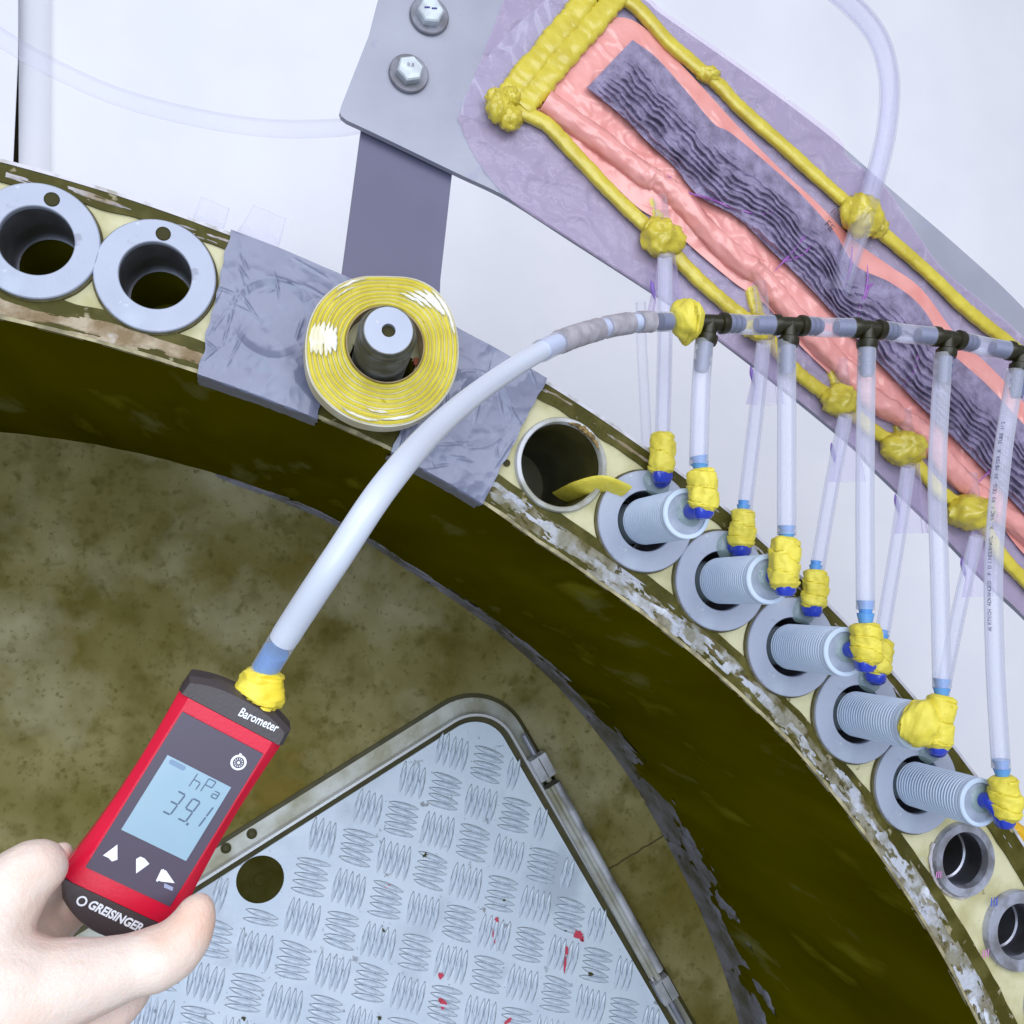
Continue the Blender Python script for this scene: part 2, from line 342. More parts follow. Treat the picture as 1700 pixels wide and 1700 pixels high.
# big open pipe insert
c = at(931, 772, 0)
pr = MB().lathe((c.x, 0, c.z), (0, 1, 0), [(0.0425, 0.20), (0.0425, -0.004), (0.0436, -0.0055), (0.0472, -0.005), (0.0482, -0.003), (0.0482, 0.006)], 64, wob=lambda a, h: 1 + 0.006 * nz(math.cos(a) * 3, math.sin(a) * 3, 1)).build('pipe_insert', mat('pipe_insert', (196, 198, 206), 0.4, c2=(150, 150, 140), scale=26, lo=0.42, hi=0.62), root)
MB().lathe((c.x, 0, c.z), (0, 1, 0), [(0.0, 0.19), (0.0422, 0.19), (0.0422, 0.004)], 56).build('pipe_inner_shade', mat('pipe_inner_shade', (92, 88, 50), 0.4, c2=(64, 60, 24), scale=14), pr)  # dark inner copy of the pipe, interior shade put into its colour
MB().tube([c + Vector((0.0432 * math.cos(a), -0.0045 + 0.002 * nz(a * 8, 1), 0.0432 * math.sin(a))) for a in [math.radians(d) for d in range(22, 82, 2)]],
          lambda t, a: 0.0022 * (1.1 + 0.9 * nz(t * 14, a, 2)) * (0.3 + math.sin(math.pi * t)), 8).build('flaking_sealant', mat('flaking_sealant', (150, 126, 78), 0.8, c2=(92, 76, 40), scale=120), pr)
h = at(841, 769, 0.0015)
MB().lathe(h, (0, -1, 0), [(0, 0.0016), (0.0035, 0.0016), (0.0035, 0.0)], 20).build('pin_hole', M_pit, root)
M_rim = mat('bushing_rim', (176, 180, 198), 0.38, 0.45, c2=(128, 128, 134), scale=40, lo=0.42, hi=0.62, bump=0.3, bscale=200)
# bare steel bushings, lower right
for k, (px, py) in enumerate([(1600, 1427), (1690, 1545), (1757, 1668)]):
    c = at(px, py, -0.003)
    b = MB().lathe(c, (0, 1, 0), [(0.0285, 0.005), (0.0285, 0.03), (0.0262, 0.031), (0.0262, 0.12), (0.0, 0.12)], 56).build('bushing', mat('bushing_steel', (150, 152, 166), 0.3, 0.85, c2=(112, 112, 116), scale=24), root)
    MB().lathe(c, (0, 1, 0), [(0.0285, 0.006), (0.0292, 0.001), (0.0302, -0.003), (0.0385 + 0.004 * (k > 0), -0.0035), (0.0395 + 0.004 * (k > 0), -0.002), (0.0395 + 0.004 * (k > 0), 0.006)], 56).build('rim', M_rim, b)
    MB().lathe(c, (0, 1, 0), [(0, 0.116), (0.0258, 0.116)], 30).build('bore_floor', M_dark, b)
    # resin squeeze-out round the bushing
    MB().tube([c + Vector((0.0408 * math.cos(a), 0.003, 0.0408 * math.sin(a))) for a in [math.radians(d) for d in range(150, 352, 4)]],
              lambda t, a: 0.0019 * (1 + 0.9 * nz(t * 20, a, k)), 7).build('resin_bead', M_glue, b)
# pen marks on the bushings
for (px, py, r, mc, nm) in [(1558, 1452, 5, (206, 130, 196), 'pen_mark'), (1636, 1583, 6, (206, 130, 196), 'pen_mark'), (1650, 1497, 7, (60, 92, 206), 'pen_mark')]:
    c = at(px, py, -0.0068); s = ppm(px, py, 0) * r
    mb = MB()
    for q in range(3):
        mb.tube([c + Vector((s * 0.8 * (q - 1), 0, -s)), c + Vector((s * 0.8 * (q - 1) + s * 0.5 * nz(q, px), -0.0002, 0)), c + Vector((s * 0.8 * (q - 1) + s * 0.3, 0, s))], 0.0006, 5)
    mb.build(nm, mat('pen_%d_%d' % (mc[0], mc[2]), mc, 0.5), root)

# bulkhead, deep inside
mb = MB()
n = 200; t0 = 0
mb.add([RC + Vector((0, YB, 0))] + [ringpt(1.56, 2 * math.pi * i / n, YB) for i in range(n)], [(0, i + 1, (i + 1) % n + 1) for i in range(n)])
mb.build('bulkhead', M_bulk, root, 0)
# joint line in the bulkhead and patchy grey band along the wall foot
mb = MB(); a, b = at(1008, 1444, YB), at(1104, 1386, YB); d = (b - a)
mb.tube([a + d * t + Vector((0, -0.0005, 0.003 * nz(t * 9, 4))) for t in np.linspace(0, 1, 20)], 0.0016, 6)
mb.build('board_joint', mat('board_joint', (84, 76, 40), 0.8), root)
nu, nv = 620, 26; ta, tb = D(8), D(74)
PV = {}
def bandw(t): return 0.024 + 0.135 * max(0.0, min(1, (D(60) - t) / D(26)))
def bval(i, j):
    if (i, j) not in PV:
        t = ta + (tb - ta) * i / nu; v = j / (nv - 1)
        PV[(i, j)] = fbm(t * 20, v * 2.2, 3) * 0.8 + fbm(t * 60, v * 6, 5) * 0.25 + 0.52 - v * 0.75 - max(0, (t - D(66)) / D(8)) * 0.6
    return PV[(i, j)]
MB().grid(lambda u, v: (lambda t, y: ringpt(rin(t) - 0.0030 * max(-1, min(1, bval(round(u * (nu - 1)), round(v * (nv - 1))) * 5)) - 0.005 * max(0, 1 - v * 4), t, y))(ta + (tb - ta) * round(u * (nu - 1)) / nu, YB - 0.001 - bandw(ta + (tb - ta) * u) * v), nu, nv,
          keep=lambda i, j: max(bval(i, j), bval(i + 1, j), bval(i, j + 1), bval(i + 1, j + 1)) > -0.12).build('wall_foot_band', M_foot, root, 60)
# loose fibre threads on the wall
for pts in ([(362, 655), (372, 668), (366, 690), (372, 712), (364, 735)], [(374, 658), (378, 672), (366, 686)], [(412, 682), (420, 690), (414, 696)], [(1476, 1598), (1474, 1615), (1482, 1628), (1494, 1622), (1492, 1605)]):
    pp = []
    for px, py in pts:
        r = ray(px, py); lo_, hi_ = 0.9 / r.y, 1.7 / r.y
        for _ in range(40):
            md = (lo_ + hi_) / 2; q = CAM + r * md
            if math.hypot(q.x - RC.x, q.z - RC.z) < rin(math.atan2(q.z - RC.z, q.x - RC.x)) - 0.002: hi_ = md
            else: lo_ = md
        pp.append(CAM + r * hi_)
    MB().tube(spline(pp, 6), 0.0006, 5).build('fibre_thread', mat('fibre_thread', (150, 140, 90), 0.7), root)

# ------------------------------------------------------------------ hatch with tread plate on the bulkhead
YH = YB - 0.022
hatch = thing('access_hatch', 'aluminium tread plate access hatch with rounded metal rim on the bulkhead', 'hatch', at(720, 1500, YB))
def rounded(P, r, n=8):
    out = []
    for i, p in enumerate(P):
        p = Vector(p); a = Vector(P[i - 1]); b = Vector(P[(i + 1) % len(P)])
        rr = r[i] if isinstance(r, (list, tuple)) else r
        if rr == 0: out.append(p); continue
        d1 = (a - p).normalized(); d2 = (b - p).normalized(); ang = d1.angle(d2); L = rr / math.tan(ang / 2)
        c = p + (d1 + d2).normalized() * (rr / math.sin(ang / 2))
        s = p + d1 * L - c; e = p + d2 * L - c
        tot = s.angle(e); ax = s.cross(e).normalized()
        for k in range(n + 1): out.append(c + Matrix.Rotation(tot * k / n, 3, ax) @ s)
    return out
hp = [at(x, y, YH) for x, y in [(-260, 1838), (812, 1160), (1340, 2075), (700, 2500)]]
outline = rounded(hp, [0, 0.075, 0, 0], 12)
def inset(P, d):                                                     # in-plane offset of the open run P (all but first / last corner kept)
    out = []
    for i, p in enumerate(P):
        t = (P[min(i + 1, len(P) - 1)] - P[max(i - 1, 0)]); t.y = 0; t.normalize(); nrm = Vector((t.z, 0, -t.x)); out.append(p + nrm * d)
    return out
edge = outline[:-1]                                                  # left-low .. apex .. right-low
sgn = 1 if (inset(edge, 0.01)[7] - at(800, 1500, YH)).length < (edge[7] - at(800, 1500, YH)).length else -1
ins = lambda d: inset(edge, d * sgn)
plate = ins(0.012) + [hp[3]]
MB().prism([p + Vector((0, 0, 0)) for p in plate], (0, 0.012, 0)).build('tread_plate', M_tread, hatch, 0)
def stripmesh(d0, d1, y0, y1, nm, m, th=0.004):
    A = ins(d0); B = ins(d1); A = [Vector((p.x, y0, p.z)) for p in A]; B = [Vector((p.x, y1, p.z)) for p in B]
    mb = MB(); k = len(A); vs = A + B + [p + Vector((0, th, 0)) for p in B] + [p + Vector((0, th, 0)) for p in A]
    fs = []
    for i in range(k - 1):
        for q in range(4): fs.append((q * k + i, q * k + i + 1, ((q + 1) % 4) * k + i + 1, ((q + 1) % 4) * k + i))
    mb.add(vs, fs); return mb.build(nm, m, hatch, 30)
stripmesh(-0.028, -0.002, YB - 0.005, YB - 0.007, 'rim_flange', M_alud, 0.004)
stripmesh(-0.003, 0.0015, YB - 0.030, YB - 0.030, 'rim_lip', mat('bright_lip', (206, 208, 214), 0.25, 0.5), 0.028)
stripmesh(0.0015, 0.013, YB - 0.019, YB - 0.018, 'gasket', M_rubber, 0.01)
stripmesh(-0.035, -0.028, YB - 0.003, YB - 0.004, 'dark_strip', M_rubber, 0.003)  # narrow dark strip outside the rim flange
for px, py in [(418, 1384), (375, 1408)]:
    c = at(px, py, YB - 0.0065)
    MB().lathe(c, (0, -1, 0), [(0.0085, -0.001), (0.0085, 0.0012), (0.0065, 0.0016), (0.005, 0.0002), (0.0, 0.0002)], 20).build('screw_hole', M_rubber, hatch)
c = at(432, 1460, YH - 0.0005)
g = MB().lathe(c, (0, -1, 0), [(0.0, 0.0008), (0.010, 0.0008), (0.011, 0.002), (0.014, 0.002), (0.016, 0.0008), (0.031, 0.0006), (0.034, 0.0012), (0.0365, 0.0012), (0.0375, 0)], 40).build('rubber_grommet', mat('grommet_rubber', (52, 49, 6), 0.7, spec=0.1, c2=(60, 57, 20), scale=40), hatch)
# tread bars
A0 = at(751, 1249, YH); ea = at(809, 1269.5, YH) - A0; eb = at(739, 1314, YH) - A0
barmesh = {}
def lens(u, w):
    n = 7; mb = MB(); u = Vector(u); w = Vector(w); up = Vector((0, -1, 0))
    rows = [(1.22, 0.0002, 1), (1.0, 0.0006, 0), (0.5, 0.0040, 0)]
    out = []
    for (k, h, _) in rows:
        for s in (1, -1):
            for i in range(n):
                t = -1 + 2 * i / (n - 1) if s == 1 else 1 - 2 * i / (n - 1)
                kk = k if k < 1.1 else 1.06
                wd = (1 - t * t) ** 0.75 * (1 if k <= 1 else 1)
                out.append(u * t * min(kk, 1.06) * (0.8 if k == 0.5 else 1) + w * (s * wd * k + (0.22 * s if k > 1.1 else 0)) + up * h)
    N2 = 2 * n
    fs = [(r * N2 + i, r * N2 + (i + 1) % N2, (r + 1) * N2 + (i + 1) % N2, (r + 1) * N2 + i) for r in range(2) for i in range(N2)]
    mb.add(out, fs[:N2], 1); k = len(out)
    mb2 = MB(); mb2.add(out, fs[:N2], 1); mb2.f += fs[N2:]; mb2.m += [0] * N2; mb2.f.append(tuple(2 * N2 + i for i in range(N2))); mb2.m.append(0)
    return mb2
M_bars = [M_tread, M_dirt]
au, bu = ea.normalized(), eb.normalized()
PLX = [(p.x, p.z) for p in ins(0.026)] + [(hp[3].x, hp[3].z)]
def inside(x, z):
    r = False; j = len(PLX) - 1
    for i in range(len(PLX)):
        xi, zi = PLX[i]; xj, zj = PLX[j]
        if (zi > z) != (zj > z) and x < (xj - xi) * (z - zi) / (zj - zi) + xi: r = not r
        j = i
    return r
def project(p):
    d = p - CAM; z = d.dot(FWD); return 850 + d.dot(RIGHT) / z * F, 850 + d.dot(DOWN) / z * F
variants = {0: [], 1: []}
for o in (0, 1):
    L, Wd = ((eb * 0.385, au), (ea * 0.385, bu))[o]
    for q in range(5):
        sk = (Wd * random.uniform(-0.0012, 0.0012))
        variants[o].append(lens(L * random.uniform(0.98, 1.08) + sk * 2, Wd * random.uniform(0.0034, 0.0040)).mesh('tread_bar', M_bars, 35))
bars = []
gc = at(432, 1460, YH)
for i in range(-14, 16):
    for j in range(-8, 16):
        c0 = A0 + ea * i + eb * j; o = (i + j) % 2
        for k in range(5):
            c = c0 + (ea if o == 0 else eb) * ((k - 2) * 0.174)
            if not inside(c.x, c.z) or (c - gc).length < 0.052: continue
            px, py = project(c)
            if -60 < px < 1180 and py < 1790: bars.append((c + Vector((random.uniform(-.0008, .0008), 0, random.uniform(-.0008, .0008))), o, px, py))
def score(b):
    _, _, px, py = b
    hid = (px < 330 and py > 1530 and px < 250 + (1700 - py)) or px < 0 or py > 1700
    return (1 if hid else 0, -px)
bars.sort(key=score)
hl = wloc(hatch)
for b in bars[:296]: link('tread_bar', random.choice(variants[b[1]]), hatch, b[0] - Vector((0, 0.0002, 0)) - hl)
if len(bars) > 296:
    mb = MB()
    for b in bars[296:]:
        L, Wd = ((eb * 0.385, au), (ea * 0.385, bu))[b[1]]
        q = lens(L, Wd * 0.0033); k = len(mb.v); mb.v += [tuple(Vector(v) + b[0]) for v in q.v]; mb.f += [tuple(x + k for x in f) for f in q.f]; mb.m += q.m
    mb.build('tread_bars_rest', M_bars, hatch, 35, 'stuff')
# red paint marks and small chips
def blotch(px, py, rx, ry, ang, m, nm, seed):
    c = at(px, py, YH - 0.0036); s = ppm(px, py, YH); ca, sa = math.cos(ang), math.sin(ang); P = []
    for i in range(14):
        a = 2 * math.pi * i / 14; k = 0.75 + 0.7 * nz(math.cos(a) * 1.7 + seed, math.sin(a) * 1.7, seed); x = rx * k * math.cos(a) * s; z = ry * k * math.sin(a) * s
        P.append(c + Vector((x * ca - z * sa, 0, x * sa + z * ca)))
    MB().prism(P, (0, 0.0022, 0)).build(nm, m, hatch, 0)
for i, (px, py, rx, ry, an) in enumerate([(645, 1472, 9, 3, -.3), (825, 1527, 4, 5, .4), (820, 1555, 2, 13, .1), (733, 1620, 5, 6, 0), (736, 1667, 7, 9, .3), (731, 1660, 4, 3, 0), (960, 1552, 10, 7, -.4), (967, 1560, 5, 4, 1), (941, 1580, 4, 9, 0), (938, 1602, 2.2, 18, -.12), (845, 1694, 10, 4, .5)]):
    blotch(px, py, rx, ry, an, M_redp, 'paint_mark', i * 3.1)
for i, (px, py, r) in enumerate([(981, 1618, 6), (706, 1420, 5), (837, 1495, 3), (967, 1561, 3), (637, 1545, 4), (405, 1692, 5), (630, 1690, 5), (940, 1545, 3)]):
    blotch(px, py, r, r * 0.7, 0.5 * i, M_rubber, 'dirt_chip', 40 + i * 2.3)
# bracing rod along the hatch edge
rod = thing('hatch_rod', 'slim steel rod held by two square clamps along the hatch right edge', 'rod', at(1000, 1460, YB))
yr = YB - 0.034
p0, p1 = at(876, 1231, yr), at(1128, 1688, yr); dv = (p1 - p0).normalized(); sv = Vector((dv.z, 0, -dv.x))
def along(px, py): return p0 + dv * ((at(px, py, yr) - p0).dot(dv))
for (a, b, r, nm, m) in [((866, 1222), (887, 1252), 0.0052, 'pin', M_zinc), ((1112, 1662), (1136, 1698), 0.0052, 'pin', M_zinc), ((894, 1290), (1098, 1650), 0.0060, 'inner_rod', M_alud)]:
    MB().tube([along(*a), along(*b)], r, 14).build(nm, m, rod)
a, b = along(909, 1308), along(1085, 1618)
for sgn2, r in ((1, 0.0082), (-1, 0.0062)):
    MB().tube([a + sv * 0.0085 * sgn2 * -1, b + sv * 0.0085 * sgn2 * -1], r, 16).build('cover_tube', M_alu if sgn2 == 1 else M_alud, rod)
for q in ((889, 1279), (1093, 1648)):
    c = along(*q)
    mb = MB().box(c, dv * 0.021, sv * 0.0155, Vector((0, 0.012, 0)))
    cl = mb.build('clamp', M_alu, rod, 30)
    MB().box(c + Vector((0, -0.0125, 0)), dv * 0.019, sv * 0.0006, Vector((0, 0.0006, 0))).build('clamp_slot', M_rubber, cl, 0)
for q in ((905, 1305), (1086, 1635)):
    MB().box(along(*q), dv * 0.004, sv * 0.010, Vector((0, 0.009, 0))).build('collar', M_black, rod, 30)

# ------------------------------------------------------------------ curtains behind
def curtain(name, label, xl, xr, y, amp, seed, y0=-260, y1=1950):
    def fn(u, v):
        py = y0 + (y1 - y0) * v; a = xl(py) if callable(xl) else xl; b = xr(py) if callable(xr) else xr
        px = a + (b - a) * u; p = at(px, py, y)
        p.y += amp * (math.sin(px * 0.021 + seed) * 0.1 + nz(px * 0.006, py * 0.0012, seed) * 1.2 + 0.12 * nz(px * 0.02, py * 0.002, seed + 3))
        return p
    o = MB().grid(fn, 150, 50).build(name, M_curt, None, 80)
    md = o.modifiers.new('thick', 'SOLIDIFY'); md.thickness = 0.001
    tag(o, label, 'curtain'); return o
curtain('hanging_curtain', 'wide white fabric curtain hanging across the background behind the ring', 84, 2100, 1.02, 0.022, 1)
curtain('hanging_curtain', 'narrow lavender-white curtain strip at far left beside the dark gap', 31, 130, 1.10, 0.004, 5)
curtain('hanging_curtain', 'white curtain edge at the extreme left, left of the dark gap', -300, lambda y: 31 - max(0, (y - 85)) * 0.047, 1.06, 0.004, 9)
o = MB().box(at(30, 200, 1.25), (0.25, 0, 0), (0, 0.006, 0), (0, 0, 0.6)).build('dark_panel', mat('dark_panel', (52, 48, 10), 0.8), None, 0)
tag(o, 'dark panel showing through the slit between the left curtains', 'panel')

# ------------------------------------------------------------------ duct tape over the ring face
def ducttape(label, edgeL, edgeR, lump, y=-0.0028):
    # edges: (outer px, inner-edge px) left and right; wraps over the inner edge
    (ol, il), (orr, ir) = edgeL, edgeR
    tl0, tl1 = polar(*ol, 0)[1], polar(*il, 0)[1]; tr0, tr1 = polar(*orr, 0)[1], polar(*ir, 0)[1]
    c = at(lump[0], lump[1], 0); rg = random.Random(lump[0]); creases = []
    for _ in range(22):
        an_ = rg.uniform(0, math.pi); tt_ = rg.uniform(tr0, tl0) * 1.5; creases.append((tt_, rg.uniform(1.43, 1.565), math.cos(an_), math.sin(an_), rg.uniform(0.008, 0.03), rg.uniform(0.0006, 0.0014)))
    def fn(u, v):
        s = v * 1.28
        k = min(s, 1.0)
        t = (tl0 + (tl1 - tl0) * k) * (1 - u) + (tr0 + (tr1 - tr0) * k) * u
        t += (u - 0.5) * 0.004 * nz(s * 9, lump[0], u)
        if s <= 1:
            r = (rout(t) + 0.0012) * (1 - s) + (rin(t) - 0.0012) * s
            p = ringpt(r, t, y)
            d = (p - Vector((c.x, y, c.z))).length; R = lump[2]
            vd = noise.voronoi(Vector((t * 46, r * 30 + lump[0], 0)))[0]; vd2 = noise.voronoi(Vector((t * 120, r * 80 + lump[0], 3)))[0]
            h = 0.0022 * vd[0] + 0.0009 * vd2[0] + 0.0007 * fbm(t * 20, r * 20, 2)
            for (ax_, az_, dx_, dz_, ln_, hh_) in creases:
                qx = t * 1.5 - ax_; qz = r - az_; l_ = qx * dx_ + qz * dz_; o_ = abs(-qx * dz_ + qz * dx_)
                if abs(l_) < ln_ and o_ < 0.0016: h += hh_ * (1 - o_ / 0.0016) * (1 - abs(l_) / ln_)
            if d < R: h -= 0.0012 * min(1, (R - d) / 0.007)
            elif d < R + 0.003: h += 0.0003 * (1 - (d - R) / 0.003)
            p.y -= h + 0.002 * max(0, 1 - min(u, 1 - u) * 14) * max(0, nz(r * 40, 3, 1))
            return p
        w = (s - 1) / 0.28 * (0.030 + 0.008 * (1 - u) + 0.004 * nz(u * 5, 2))
        return ringpt(rin(t) - 0.0024 - 0.0006 * nz(u * 14, v * 20, 1), t, y + w + 0.001)
    o = MB().grid(fn, 130, 170).build('duct_tape_patch', M_tape, None, 70)
    tag(o, label, 'tape', 'duct tape over the bolt holes'); return o
ducttape('crinkled grey duct tape patch left of the yellow roll, hole outline showing through', ((382, 387), (330, 617)), ((582, 468), (528, 694)), (454, 530, 0.0375))
ducttape('crinkled grey duct tape patch right of the yellow roll, under the milky hose', ((745, 540), (650, 748)), ((905, 632), (801, 834)), (785, 680, 0.0375))
# thin clear tape tabs sticking up behind the ring edge
for pts, lab in (([(318, 366), (334, 324), (381, 344), (370, 384)], 'small clear tape tab above the ring edge, left one of two'), ([(394, 384), (421, 338), (476, 360), (462, 412)], 'small clear tape tab above the ring edge, right one of two')):
    q = [at(p[0], p[1], 0.03) for p in pts]
    o = MB().grid(lambda u, v: (q[0] * (1 - u) + q[3] * u) * (1 - v) + (q[1] * (1 - u) + q[2] * u) * v + Vector((0, 0.006 * math.sin(v * 2.5) + 0.003 * nz(u * 2, v * 2, 7), 0)), 14, 14).build('tape_tab', M_filmt, None, 60)
    md = o.modifiers.new('thick', 'SOLIDIFY'); md.thickness = 0.0003
    tag(o, lab, 'tape')

# ------------------------------------------------------------------ flanged bushings with threaded tubes
fl_prof = [(0.0310, 0.05), (0.0310, -0.0055), (0.0318, -0.0065), (0.0512, -0.0065), (0.0522, -0.0055), (0.0522, 0.001)]
FM = MB().lathe((0, 0, 0), (0, 1, 0), fl_prof, 72).mesh('flange', M_flange, 30)
BM = MB().lathe((0, 0, 0), (0, 1, 0), [(0.0308, 0.000), (0.0308, 0.07), (0.0285, 0.07)], 48).mesh('sleeve', M_bore, 30)
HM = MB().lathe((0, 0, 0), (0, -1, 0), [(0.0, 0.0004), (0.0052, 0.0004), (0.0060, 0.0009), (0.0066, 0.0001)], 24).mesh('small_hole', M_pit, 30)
SM = MB().lathe((0, 0, 0), (0, 1, 0), [(0.0520, -0.0022), (0.0538, -0.0016), (0.0542, 0.0015)], 72, wob=lambda a, h: 1 + 0.006 * nz(math.cos(a) * 5, math.sin(a) * 5, 2)).mesh('gap_shade', mat('gap_shade_tone', (96, 90, 56), 0.7, c2=(64, 58, 18), scale=60), 30)  # dark ring round the flange, gap shade put into its colour
TL = 0.098
tp = [(0.0225, 0.05)]
npz = 22
for i in range(npz):
    d = (TL - 0.0095) / npz; h = -d * i
    tp += [(0.0192, h), (0.0192, h - d * 0.16), (0.0232, h - d * 0.34), (0.0240, h - d * 0.48), (0.0240, h - d * 0.72), (0.0232, h - d * 0.86), (0.0192, h - d * 0.995)]
tp += [(0.0232, -TL + 0.0092), (0.0238, -TL + 0.0085), (0.0238, -TL + 0.006), (0.0218, -TL + 0.0056), (0.0218, -TL + 0.0046), (0.0239, -TL + 0.0040), (0.0239, -TL + 0.001), (0.0230, -TL), (0.0196, -TL), (0.0190, -TL + 0.003), (0.0, -TL + 0.003)]
TM = MB().lathe((0, 0, 0), (0, 1, 0), tp, 56).mesh('threaded_tube', M_thread, 25)
EM = MB().lathe((0, -TL + 0.0026, 0), (0, -1, 0), [(0.0, 0.0), (0.0192, 0.0), (0.0194, -0.002)], 40).mesh('end_shade_disc', mat('tube_end_shaded', (158, 168, 188), 0.4, c2=(142, 152, 172), scale=60), 30)  # end disc in a darker tube colour, shading it against the frontal light
flab = ['plain flanged steel ring with open bore, cut off by the left edge', 'plain flanged steel ring with open bore, left of the duct tape']
ordn = ['uppermost', 'second from top', 'middle', 'fourth from top', 'lowest']
tube_tip = []
for i, (px, py) in enumerate(FL):
    c = at(px, py, -0.006); c.y = 0
    lab = flab[i] if i < 2 else 'flanged steel ring around the %s ribbed tube of the row of five' % ordn[i - 2]
    f = thing('flanged_ring', lab, 'flange', c, 'flanged rings in the blade root')
    link('flange', FM, f); link('sleeve', BM, f); link('gap_shade', SM, f)
    if i < 2:
        hpx = [(86, 331), (271, 388)][i]; q = at(*hpx, -0.0066); link('small_hole', HM, f, q - c)
    else:
        t = thing('ribbed_tube', '%s ribbed tube of the five, standing out of its flanged ring' % ordn[i - 2], 'tube', c, 'ribbed tubes with sealed hoses')
        link('threaded_tube', TM, t); link('end_shade_disc', EM, t); tube_tip.append((t, c + Vector((0, -TL, 0))))
# yellow sealant tab lying over pipe edge and first flange
mb = MB(); path = spline([at(935, 826, 0.06), at(965, 812, 0.010), at(998, 803, -0.010), at(1016, 808, -0.0115), at(1036, 818, -0.0095)], 8)
mb.tube(path, lambda t, a: (0.0135 * (1 + 0.10 * nz(t * 6, a, 1)), 0.0028 * (1 + 0.3 * nz(t * 9, a, 5))), 16, flat=Vector((0, -1, 0)))
tag(mb.build('sealant_tab', M_yel, None, 60), 'yellow sealant tab bent over the open pipe edge onto the top flange', 'sealant')

# ------------------------------------------------------------------ putty, fittings and hoses
def wrap(pts, rpx, seed, turns=3.2, name='sealant_wrap', parent=None, m=None, prof=None):
    P = [Vector(q) for q in resample(spline(pts, 14), 90)]; k = len(P); s = rpx
    def rad(t, a):
        ph = (t * turns + a / (2 * math.pi) * 0.9 + 0.25 * nz(math.cos(a) * 1.3, math.sin(a) * 1.3, seed)) % 1.0
        saw = (0.93 + 0.12 * (1 - ph) ** 0.8) if ph > 0.07 else (0.80 + 3.5 * ph)
        env = min(1, 0.72 + 5 * t) * min(1, 0.55 + 3.2 * (1 - t)) * (0.92 + 0.14 * math.sin(math.pi * t))
        if prof: env *= prof(t)
        return s * saw * env * (1 + 0.2 * nz(math.cos(a) * 1.6 + seed, math.sin(a) * 1.6, t * 3.5) + 0.05 * nz(math.cos(a) * 5 + seed, math.sin(a) * 5, t * 12))
    return MB().tube(P, rad, 40).build(name, m or M_yel, parent, 60)
def barb(pts, r, m, name, parent, n=3):
    P = [Vector(q) for q in resample(spline(pts, 10), 40)]; k = len(P)
    return MB().tube(P, lambda t, a: r * (0.74 + 0.34 * ((t * n * 0.999) % 1.0)), 18).build(name, m, parent, 30)
YM = -0.105                                                         # plane of the hose manifold
TIPW = [((1163, 778), (1166, 852)), ((1306, 892), (1302, 982)), ((1437, 1034), (1436, 1106)), ((1563, 1154), (1556, 1246)), ((1664, 1288), (1668, 1366))]
TEE = [(1178, 536), (1310, 540), (1440, 545), (1573, 561), (1695, 586)]
HB = [[(1169, 566), (1163, 660), (1160, 772)], [(1306, 566), (1306, 730), (1306, 888)], [(1439, 572), (1436, 800), (1437, 1012)], [(1566, 588), (1556, 780), (1560, 960), (1564, 1142)], [(1686, 616), (1664, 760), (1650, 930), (1652, 1100), (1662, 1276)]]
pos_t = ['first (leftmost)', 'second', 'third', 'fourth', 'fifth (rightmost)']
